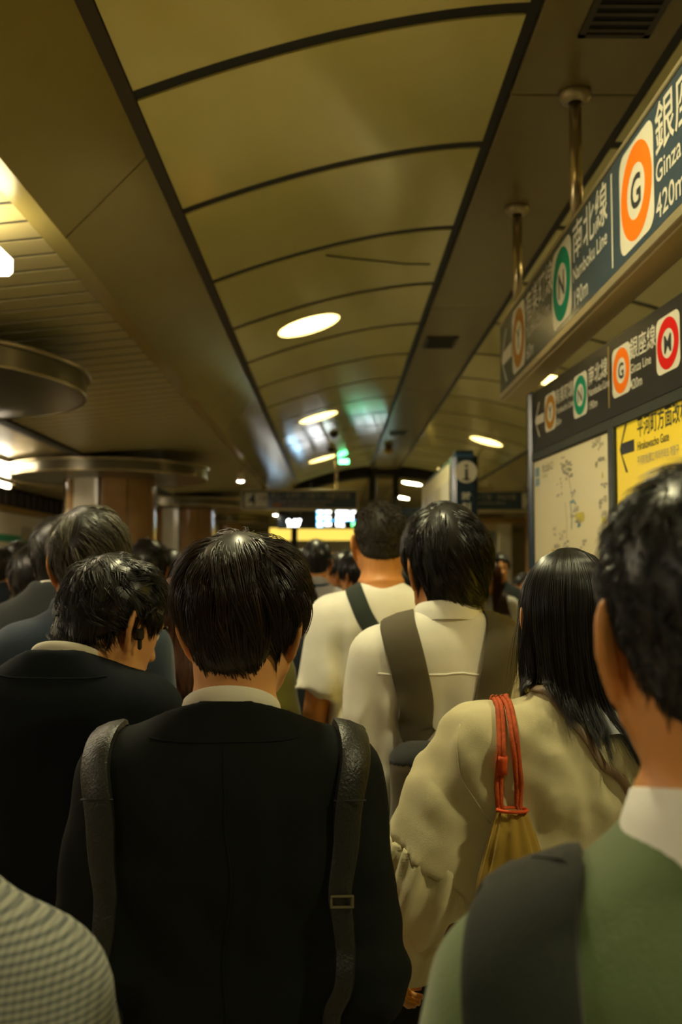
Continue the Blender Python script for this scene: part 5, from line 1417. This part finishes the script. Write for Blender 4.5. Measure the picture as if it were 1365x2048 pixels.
# long straight hair falling over the shoulders
def long_hair(info, m, N=5200, seed=2, ends=None, drift=None, spread=0.118, az_lim=128, rad=0.0007, S=16, thick=0.017, stray=0.03):
    rr = np.random.default_rng(seed); sty = dict(T=[(-90,.012,.012,.008),(0,thick,thick,.010),(50,thick*0.8,thick*0.8,.016),(90,.012,.012,.012)], line=LINE_F, lump=0.05, soft=12)
    g = hair_grid(info['head_only'], sty); M = np.array(info['M']); f = info['f']
    hs_ = np.linalg.norm(M[:3,0])
    def paths(az, r0, lay, jit):
        n = len(az); out = np.zeros((n, S, 3)); ze = ends(az)
        for k in range(S):
            t = k/(S-1)
            el = np.full(n, math.radians(80-88*min(1, t/0.42)))
            d = np.stack([np.sin(az)*np.cos(el), -np.cos(az)*np.cos(el), np.sin(el)], 1)
            R = sample(g, d, 'R')+np.maximum(sample(g, d, 'T'), thick*0.8)*lay
            q = d*R[:,None]
            q = q@M[:3,:3].T+M[:3,3]
            if t > 0.42:
                w_ = (t-0.42)/0.58; z0 = q[:,2]; q[:,2] = z0+(ze+jit-z0)*w_
                if drift is not None: q = q+drift(az, w_)
            out[:,k] = q
        P_ = out.reshape(-1, 3).astype(np.float32)
        for _ in range(4):
            d_ = f(P_); need = np.maximum(0.004+0.010*np.repeat(lay, S)-d_, 0)*(d_ < 0.03)
            gr = grad(f, P_, 0.004); P_ = P_+gr*need[:,None]*(np.repeat(np.ones(n), S)[:,None])
        return P_.reshape(n, S, 3)
    # inner shell
    na = 72; aa = np.radians(np.linspace(-az_lim, az_lim, na)); sh1 = paths(aa, None, np.full(na, 0.80), np.zeros(na)+0.012); sh0 = paths(aa, None, np.full(na, 0.30), np.zeros(na)+0.02)
    b = MB(); i = np.arange(na-1)[:,None]; j = np.arange(S-1)[None,:]
    Q = np.stack([i*S+j, (i+1)*S+j, (i+1)*S+j+1, i*S+j+1], -1).reshape(-1, 4)
    b.add(sh1.reshape(-1,3), Q); b.add(sh0.reshape(-1,3), Q[:, ::-1])
    az = rr.uniform(-1, 1, N)*np.radians(az_lim); lay = rr.uniform(0.75, 1.12, N)
    nc = 70; ca = rr.uniform(-1, 1, nc)*np.radians(az_lim); own = np.argmin(np.abs(az[:,None]-ca[None]), 1)
    jit = rr.normal(0, 0.010, N)+rr.normal(0, 0.012, nc)[own]
    Pt = paths(az, None, lay, jit); Pc = paths(ca, None, np.full(nc, 1.0), np.zeros(nc))
    kk = (np.linspace(0, 1, S)**1.5*0.55)[None,:,None]; Pz = Pt*(1-kk)+Pc[own]*kk; Pz[:,:,2] = Pt[:,:,2]
    Pz += rr.normal(0, 0.0012, (N,1,3))*np.linspace(0,1,S)[None,:,None]
    st = np.where(rr.uniform(0, 1, N) < stray)[0]; kw = (np.linspace(0,1,S)**2)[None,:]
    Pz[st,:,0] += np.sign(az[st])[:,None]*rr.uniform(0.0, 0.035, len(st))[:,None]*kw*np.abs(np.sin(az[st]))[:,None]; Pz[st,:,1] -= rr.uniform(-0.004, 0.02, len(st))[:,None]*kw
    V1, Q1 = strands_mesh(Pz, rad*rr.uniform(0.7,1.3,N)); n0 = b.n
    b.add(V1, Q1)
    tone = np.concatenate([np.zeros(n0), np.repeat(np.clip(rr.normal(0.25,0.25,N), 0, 1), S*3)])
    me = b.mesh('hair', True); a = me.attributes.new('tone', 'FLOAT', 'POINT'); a.data.foreach_set('value', tone.astype(np.float32))
    return link('hair', me, m, info['root'])
def endsL(az): d = np.degrees(az); return np.interp(d, [-130,-60,-35,0,35,60,130], [1.360,1.365,1.355,1.310,1.278,1.268,1.300])
def driftL(az, w_):
    o = np.zeros((len(az),3)); d = np.degrees(az)
    o[:,0] = (0.022+0.035*smoothstep(d, -20, 40)*1.0)*w_**2 - 0.018*smoothstep(-d, 40, 80)*w_; o[:,1] = -0.012*w_*np.cos(az); return o
long_hair(Lw, M_HAIRK, 4200, 4, endsL, driftL, S=13)
for sd in (-1, 1):
    q_ = project(Lw['f'], catmull([(sd*0.205,-0.07,1.345),(sd*0.212,-0.10,1.30),(sd*0.200,-0.12,1.25),(sd*0.150,-0.14,1.175)], 8), 0.0); MB().tube(q_, 0.0013, 5).build('armhole_seam', M_BLO, r, True)
# drawstring bag
off = Vector((-0.116, -0.135, 1.02)); db = worn('drawstring_bag', Lw, off, 'ochre drawstring bag on orange cords over the shoulder of the cream blouse', 'bag')
M_CORD = mat('cord_orange', (0.50,0.075,0.006), rough=0.75, bump=0.6, bscale=400, noise=0.25, nscale=120); M_OCH = cloth('bag_ochre', (0.36,0.225,0.035), rough=0.85, bscale=700)
M_CORDW = mat('cord_wrap', (0.72,0.085,0.008), rough=0.7)
fl = Lw['f']
for q, (xa_, xb_) in enumerate(((-0.124,-0.132),(-0.108,-0.100))):
    for tw in (-0.0035, 0.0035):
        pts = [(xa_+tw,0.09,1.31),(xa_+tw,0.05,1.375),(xa_+tw,-0.01,1.40),(xa_+tw,-0.06,1.385),(xa_*0.7+xb_*0.3+tw,-0.12,1.33),(xb_+tw,-0.14,1.25),(xb_+tw*0.7,-0.145,1.205)]
        pth = catmull(pts, 8); pth = project(fl, pth, 0.006); pth[:,0] = catmull(pts, 8)[:,0]; bs_ = project(fl, np.array([[-0.116,-0.15,1.20]]), 0.012)[0]+np.array((xb_+0.116+tw*0.7,0,-0.012)); pth = np.vstack([pth, bs_]); MB().tube(pth-np.array(off), 0.0042, 8).build('cord', M_CORD, db, True)
pz = project(fl, np.array([[-0.129,-0.14,z_] for z_ in (1.262,1.272,1.282,1.292)]), 0.006)
MB().tube(pz-np.array(off), 0.0085, 10).build('cord_wrap', M_CORDW, db, True)
base = project(fl, np.array([[-0.116,-0.15,1.20]]), 0.012)[0]; ph = np.arange(64)/64*2*PI; rings = []
for k_, z_ in enumerate(np.linspace(0, 1, 18)):
    zz = base[2]-0.005-0.21*z_; wd = np.interp(z_, [0,0.05,0.2,0.5,0.9,1], [0.022,0.025,0.036,0.056,0.072,0.065]); dp = np.interp(z_, [0,0.05,0.2,0.5,0.9,1], [0.012,0.013,0.018,0.024,0.026,0.018])
    pl = 1+0.16*math.exp(-z_*2.2)*np.sin(ph*11+np.sin(ph*2)+0.6)
    yy = project(fl, np.array([[base[0],base[1],zz]]), 0.0)[0][1]
    rings.append(np.stack([base[0]+wd*pl*np.cos(ph), yy-dp-0.002+dp*pl*np.sin(ph), np.full(64, zz)], 1)-np.array(off))
bb_ = MB(); bb_.loft(rings, True, True); bo = bb_.build('pouch', M_OCH, db, True)
rim = np.stack([base[0]+0.024*np.cos(ph), base[1]-0.006+0.014*np.sin(ph), np.full(64, base[2]-0.004)], 1)-np.array(off)
MB().tube(np.vstack([rim, rim[:1]]), 0.003, 6).build('drawn_rim', M_CORDW, bo, True)
MB().bbox(0.022,0.025,-0.031-0.02,-0.012,0.07,0.10,0.001).build('blue_tab', mat('tab_blue',(0.02,0.08,0.16),rough=0.6), db)
# thin strap of a shoulder bag, and the bag itself at her side
off = Vector((0.22, -0.04, 0.66)); sbg = worn('shoulder_bag', Lw, off, 'small brown shoulder bag on a thin strap across the cream blouse', 'bag')
M_TAN = mat('leather_tan', (0.20,0.125,0.065), rough=0.5, bump=0.2, bscale=200); M_BRN = mat('leather_brown', (0.16,0.062,0.018), rough=0.4, bump=0.3, bscale=200, noise=0.2, nscale=30)
pts = [(-0.06,0.11,1.33),(-0.07,0.03,1.42),(-0.05,-0.07,1.40),(0.02,-0.13,1.32),(0.085,-0.14,1.22),(0.14,-0.13,1.10),(0.19,-0.08,0.97),(0.205,-0.05,0.88),(0.21,-0.04,0.80)]
o = strap_mesh(fl, pts, 0.015, 0.003, 0.002, shift=off, puff=0.1).build('strap', M_TAN, sbg); shade_auto(o, 40)
g = bag_sdf((0.232,-0.04,0.745), (0.03,0.09,0.065), 0.02, 0.0); v_, q_ = surface_nets(g, (0.18,-0.15,0.66), (0.29,0.07,0.83), 0.009)
link('bag_body', mesh_arrays('bag_body', v_-np.array(off), q_, smooth=True), M_TAN, sbg)
MB().bbox(0.038,0.050,-0.085,0.085,0.080,0.150,0.005).build('flap', M_TAN, sbg)
off = Vector((-0.205, 0.03, 0.92)); hb = worn('handbag', Lw, off, 'brown leather handbag tucked under the puff sleeve of the cream blouse', 'handbag')
g = bag_sdf((-0.206,-0.022,1.030), (0.024,0.062,0.058), 0.020, 0.004); v_, q_ = surface_nets(g, (-0.26,-0.11,0.95), (-0.15,0.07,1.11), 0.008)
link('bag_body', mesh_arrays('bag_body', v_-np.array(off), q_, smooth=True), M_BRN, hb)
hp_ = catmull([(-0.206,-0.060,1.080),(-0.206,-0.045,1.103),(-0.206,0.0,1.103),(-0.206,0.015,1.080)], 8)
MB().tube(hp_-np.array(off), 0.006, 8).build('handle', M_BRN, hb, True)

# ------------------------------------------------------------------ M: man in a green sweater close by on the right
SLOPED = [(1.475,.056,.050,.060,-.018),(1.465,.064,.055,.068,-.020),(1.445,.080,.062,.076,-.022),(1.42,.104,.072,.086,-.022),(1.39,.134,.084,.098,-.02),(1.355,.160,.096,.108,-.017)]+[t_ for t_ in SHIRT if t_[0] < 1.33]
fM = folds(71, 0.005, 10, 8, 6, 5)
M_GRN = cloth('knit_green', (0.135,0.185,0.085), rough=0.95, bump=0.5, bscale=350, sheen=0.3)
Mm = person('person with short hair in a green sweater over a white collar', 0.305, 0.76, 1.665,
    dict(hair=ST_SHORT, hairm=M_HAIRK, N=4200, seed=23, hs=1.0, w=1.12, bs=0.985, neck=1.05, skin=M_SKIN, head=dict(yaw=-0.04, pitch=0.02, dx=-0.004, dy=-0.02), trm=M_TRO2,
         arms=dict(L=((-.160,-.02,1.315),(-.215,-.045,1.08),(-.20,.06,.865)), R=((.160,-.02,1.315),(.215,-.045,1.08),(.20,.06,.865))),
         clothes=[('green_sweater', M_GRN, SLOPED, (0.070,0.070,0.066,0.055), 0.98, dict(fold=lambda p: fM(p)*smoothstep(p[:,2],1.44,1.2), k=0.045))], gres=0.009, res=0.0037), rz=-0.05)
s = Mm['s']; collar(Mm['root'], (0,-0.022), 0.076, 0.076, 1.442*s, 1.42*s, 0.056, 0.88, cloth('collar_bright', (0.86,0.85,0.82), rough=0.8, bscale=900), th=0.007, bot=1.05, gap=14)
M_PAD = cloth('strap_charcoal', (0.020,0.024,0.020), rough=0.85, bump=0.4, bscale=400)
off = Vector((0, -0.16, 0.62)); bm = worn('backpack', Mm, off, 'charcoal backpack with a broad padded strap on the green sweater', 'backpack')
for sg in (-1, 1):
    pts = [(sg*0.16,0.12,1.25),(sg*0.165,0.08,1.36),(sg*0.168,-0.01,1.415),(sg*0.176,-0.07,1.37),(sg*0.178,-0.12,1.30),(sg*0.172,-0.14,1.22),(sg*0.15,-0.15,1.12),(sg*0.11,-0.16,1.02)]
    o = strap_mesh(Mm['f'], pts, 0.080, 0.013, 0.003, shift=off, puff=0.2, wid=[0.06,0.07,0.082,0.084,0.082,0.08,0.07,0.06]).build('shoulder_strap', M_PAD, bm); shade_auto(o, 40)
    q = project(Mm['f'], np.array([[sg*0.174,-0.15,1.235]]), 0.022)[0]-np.array(off)
    MB().bbox(q[0]-0.03, q[0]+0.03, q[1]-0.006, q[1]+0.004, q[2]-0.02, q[2]+0.018, 0.004).build('adjuster', mat('buckle_black',(0.012,0.012,0.012),rough=0.3), o)
g = bag_sdf((0,-0.217,0.80), (0.14,0.08,0.20), 0.05, 0.018); v_, q_ = surface_nets(g, (-0.2,-0.35,0.58), (0.2,-0.10,1.03), 0.011)
link('bag_body', mesh_arrays('bag_body', v_-np.array(off), q_, smooth=True), M_PAD, bm)
g = bag_sdf((0,-0.315,0.74), (0.10,0.025,0.09), 0.024, 0.01); v_, q_ = surface_nets(g, (-0.15,-0.38,0.62), (0.15,-0.22,0.86), 0.011)
link('front_pocket', mesh_arrays('front_pocket', v_-np.array(off), q_, smooth=True), M_PAD, bm)

# ------------------------------------------------------------------ N: person in a fine check shirt, shoulder only in view
fN = folds(81, 0.006, 14, 8, 6, 5)
M_CHK = mat('shirt_check', (0.33,0.335,0.285), rough=0.9, wave=(165.0, (0.10,0.115,0.12), 0.75), bump=0.2, bscale=500, spec=0.2, sheen=0.1)
Np = person('person in a fine grey check shirt walking beside the black suit', -0.420, 0.86, 1.60,
    dict(hair=ST_SHORT, hairm=M_HAIRK, N=1500, seed=29, w=1.10, skin=M_SKIN, arms=dict(L=((-.160,-.02,1.30),(-.215,-.045,1.07),(-.14,.14,.99)), R=((.160,-.02,1.30),(.215,-.045,1.07),(.14,.14,.99))),
         clothes=[('check_shirt', M_CHK, SLOPED, (0.070,0.066,0.062,0.05), 0.98, dict(fold=lambda p: fN(p)*smoothstep(p[:,2],1.42,1.2), k=0.04))], gres=0.010, res=0.006))
s = Np['s']; collar(Np['root'], (0,-0.022), 0.072, 0.072, 1.445*s, 1.41*s, 0.044, 0.92, M_CHK, th=0.005, bot=1.10)
q_ = project(Np['f'], np.array([[a, -0.2, 1.27] for a in np.linspace(-0.17, 0.17, 15)]), 0.0006); bb_ = MB(); bb_.tube(q_, 0.002, 6); bb_.build('yoke_seam', M_CHK, Np['root'], True)
# ------------------------------------------------------------------ the rest of the crowd
def copy_tree(o, parent=None):
    c = copy_obj(o, parent)
    for ch in o.children: copy_tree(ch, c)
    return c
M_BLKJ = cloth('jacket_black', (0.010,0.011,0.011)); M_NVYJ = cloth('jacket_navy', (0.014,0.021,0.033)); M_LAV = cloth('shirt_lavender', (0.40,0.375,0.37))
M_OLV = cloth('knit_olive', (0.155,0.140,0.022), bump=0.6, bscale=250); M_NVT = cloth('top_navy', (0.016,0.024,0.038)); M_WHT = cloth('top_white', (0.70,0.665,0.56))
M_CHAR = cloth('jacket_charcoal', (0.022,0.026,0.026)); M_CAMO = mat('camo_olive', (0.16,0.14,0.05), rough=0.9, noise=0.6, nscale=18)
M_GREYH = M_HAIRG
def far(label, px, Y, top, cm, kind='jacket', hair=ST_SHORT, hairm=M_HAIRK, rz=0.0, skin=M_SKIN, seed=1, w=1.0, female=False, arms=ARMS, head=None, hmin=0.018, N=480, group=None, short=False):
    H = Z(top, Y)-hmin; ff = folds(seed+100, 0.006, 16, 10, 7, 5)
    sty = None if hair is None else dict(hair, rad=0.0019, seed=seed, seg=5, grid=(61,41))
    cfg = dict(hairm=hairm, N=N, seed=seed, w=w, skin=skin, female=female, arms=arms, head=head or {}, res=0.0075, hres=0.0080, gres=0.015,
        clothes=[({'jacket':'jacket','shirt':'shirt','knit':'sweater','top':'top'}[kind], cm, JACKET if kind == 'jacket' else SHIRT, JS if kind == 'jacket' else SS, 0.98,
                  dict(fold=lambda p: ff(p)*smoothstep(p[:,2],1.42,1.2)))])
    if sty: cfg['hair'] = sty
    i = person(label, X(px, Y), Y, H, cfg, rz=rz, group=group)
    s_ = i['s']
    if kind in ('jacket', 'shirt'):
        collar(i['root'], (0,-0.022), 0.068, 0.070, 1.470*s_, 1.42*s_, 0.042, 0.92, M_COLLARW if kind == 'jacket' else cm, th=0.005, bot=1.08)
    return i
D_ = far('person in a black jacket with short dark hair and a tan shoulder strap', 66, 3.7, 1090, M_BLKJ, hair=ST_MED, seed=2, head=dict(yaw=0.2), w=1.02)
off = Vector((0.15,0.1,0.85)); sb = worn('shoulder_bag', D_, off, 'dark shoulder bag on a tan strap carried by the person in the black jacket', 'bag')
o = strap_mesh(D_['f'], [(-0.10,0.10,1.25),(-0.125,0.05,1.40),(-0.12,-0.05,1.43),(-0.07,-0.13,1.30),(0.03,-0.14,1.12),(0.14,-0.10,0.98),(0.18,0.05,0.95)], 0.035, 0.004, 0.002, shift=off).build('strap', cloth('strap_tan',(0.20,0.17,0.11)), sb)
g = bag_sdf((0.16,0.16,0.90), (0.10,0.04,0.09), 0.03, 0.01); v_, q_ = surface_nets(g, (0.0,0.08,0.78), (0.32,0.26,1.02), 0.012); link('bag_body', mesh_arrays('bag_body', v_-np.array(off), q_, smooth=True), M_BPT, sb)
E_ = far('person in a navy jacket with a grey backpack strap beside the black jacket', 2, 6.0, 1096, M_NVYJ, hair=ST_MESSY, seed=3)
off = Vector((0,-0.17,0.85)); bp = worn('backpack', E_, off, 'grey strapped backpack on the navy jacket beside the black jacket', 'backpack')
for sg in (-1, 1):
    strap_mesh(E_['f'], [(sg*0.12,0.12,1.25),(sg*0.12,0.06,1.40),(sg*0.12,-0.05,1.43),(sg*0.12,-0.12,1.34),(sg*0.11,-0.14,1.22),(sg*0.10,-0.15,1.12)], 0.05, 0.008, 0.003, shift=off).build('shoulder_strap', cloth('strap_grey',(0.16,0.15,0.11)), bp)
g = bag_sdf((0,-0.198,1.0), (0.13,0.06,0.2), 0.05, 0.012); v_, q_ = surface_nets(g, (-0.18,-0.32,0.78), (0.18,-0.10,1.24), 0.014); link('bag_body', mesh_arrays('bag_body', v_-np.array(off), q_, smooth=True), M_BPT, bp)
far('tall person with dark hair just ahead of the grey streaked hair', 118, 3.15, 1028, M_CHAR, hair=ST_MED, seed=4, hmin=0.022)
far('person with greying hair by the white wall with the green band', 36, 6.6, 1082, M_CHAR, hair=ST_WAVY, hairm=M_HAIRG, seed=5)
far('person with bushy dark hair in front of the second column', 296, 4.2, 1078, M_BLKJ, hair=ST_MESSY, seed=6)
far('person with dark hair in a charcoal jacket near the third column', 338, 4.9, 1098, M_CHAR, hair=ST_MED, seed=7)
Hh = far('person with long auburn hair in a navy top', 372, 2.78, 1142, M_NVT, kind='top', hair=None, hairm=M_HAIRR, female=True, seed=8, w=1.02)
long_hair(Hh, M_HAIRR, 800, 6, lambda az: np.full(len(az), 1.22), None, rad=0.0018, az_lim=130, S=11)
far('person in an olive knit sweater', 455, 3.05, 1135, M_OLV, kind='knit', hair=ST_SHORT, seed=9, w=1.08)
Pq = far('person in a dark navy jacket ahead of the olive knit', 590, 4.0, 1150, M_NVYJ, hair=ST_MED, seed=10, w=0.98)
I_ = far('person in a pale lavender grey collared shirt', 634, 5.5, 1078, M_LAV, kind='shirt', hair=ST_SHORT, seed=11, hmin=0.02, w=1.04)
q_ = project(I_['f'], np.array([[0.078*math.sin(a), -0.022-0.085*math.cos(a), 1.462*I_['s']] for a in np.linspace(-1.0, 1.0, 13)]), 0.004); MB().tube(q_, 0.006, 6).build('collar_stripe', cloth('stripe_blue',(0.03,0.06,0.12)), I_['root'], True)
far('bald person seen in profile ahead of the lavender shirt', 673, 6.8, 1106, M_CHAR, hair=None, seed=12, rz=1.35, hmin=0.0)
far('person with black hair in a black jacket turned to the side', 690, 5.9, 1104, M_BLKJ, hair=ST_MED, seed=13, rz=1.0)
far('person with long black hair beside the tall white T-shirt', 720, 4.9, 1101, M_NVYJ, hair=ST_FULL, seed=14, rz=0.7)
# people coming the other way on the right
bentF = dict(L=((-.150,-.02,1.372),(-.19,-.04,1.10),(-.06,.19,1.20)), R=((.150,-.02,1.372),(.19,-.04,1.10),(.06,.19,1.20)))
R_ = far('person with long auburn hair in a white top walking towards the camera', 980, 7.2, 1122, M_WHT, kind='top', hair=None, hairm=M_HAIRR, female=True, seed=15, rz=PI-0.35, arms=bentF, skin=M_SKIN2, w=1.0, head=dict(pitch=0.15), hmin=0.014)
long_hair(R_, M_HAIRR, 800, 7, lambda az: np.interp(np.abs(np.degrees(az)), [0,100,160], [1.25,1.22,1.28]), None, rad=0.0020, az_lim=152, S=11, thick=0.02)
off = Vector((0,0.27,1.22)); ph_ = worn('phone', R_, off, 'small phone held by the person in the white top facing the camera', 'phone')
MB().bbox(-0.036,0.036,-0.004,0.004,-0.07,0.07,0.003).build('case', M_SCRB, ph_); MB().bbox(-0.033,0.033,-0.006,-0.004,-0.066,0.066,0.001).build('screen', mat('phone_screen',(0.02,0.02,0.025),rough=0.1), ph_)
S_ = far('person in a dark jacket walking towards the camera behind the white top', 996, 8.0, 1107, M_CHAR, hair=ST_MED, seed=16, rz=PI+0.2, w=1.05)
far('person in a mottled olive top walking towards the camera by the map board', 1045, 9.0, 1146, M_CAMO, kind='knit', hair=ST_SHORT, seed=17, rz=PI+0.5)
# heads further on, in front of the gates
WHERE = ('under the yellow fascia and departure display', 'among the platform columns')
def far_label(col, px): return 'person in a %s jacket in the far crowd %s' % (col, WHERE[0 if px > 500 else 1])
proto = far(far_label('black', 648), 648, 9.0, 1096, M_BLKJ, hair=ST_MED, seed=18, N=400, group='far crowd before the gates')['root']
slots = [(560,10.5,1100),(600,11.5,1098),(625,10,1104),(690,11,1100),(705,9.6,1108),(740,12,1100),(790,10.5,1098),(830,11.5,1102),(870,10,1100),(520,9.5,1100),(480,11,1102),(430,9.8,1098),(395,8.4,1096),(20,9.0,1092),(90,8.0,1090),(250,10,1094)]
FJ = (('black', M_BLKJ), ('navy', M_NVYJ), ('charcoal', M_CHAR))
for k, (px, Y, top) in enumerate(slots):
    c = copy_tree(proto); c.location = (X(px,Y), Y, 0); c.rotation_euler = (0,0,random.uniform(-0.4,0.4)); sc_ = Z(top,Y)/(Z(1096,9.0)); c.scale = (sc_,)*3
    col, mm_ = FJ[k % 3]; c['label'] = far_label(col, px)
    for ch in c.children:
        if ch.name.startswith('jacket'): ch.material_slots[0].link = 'OBJECT'; ch.material_slots[0].material = mm_
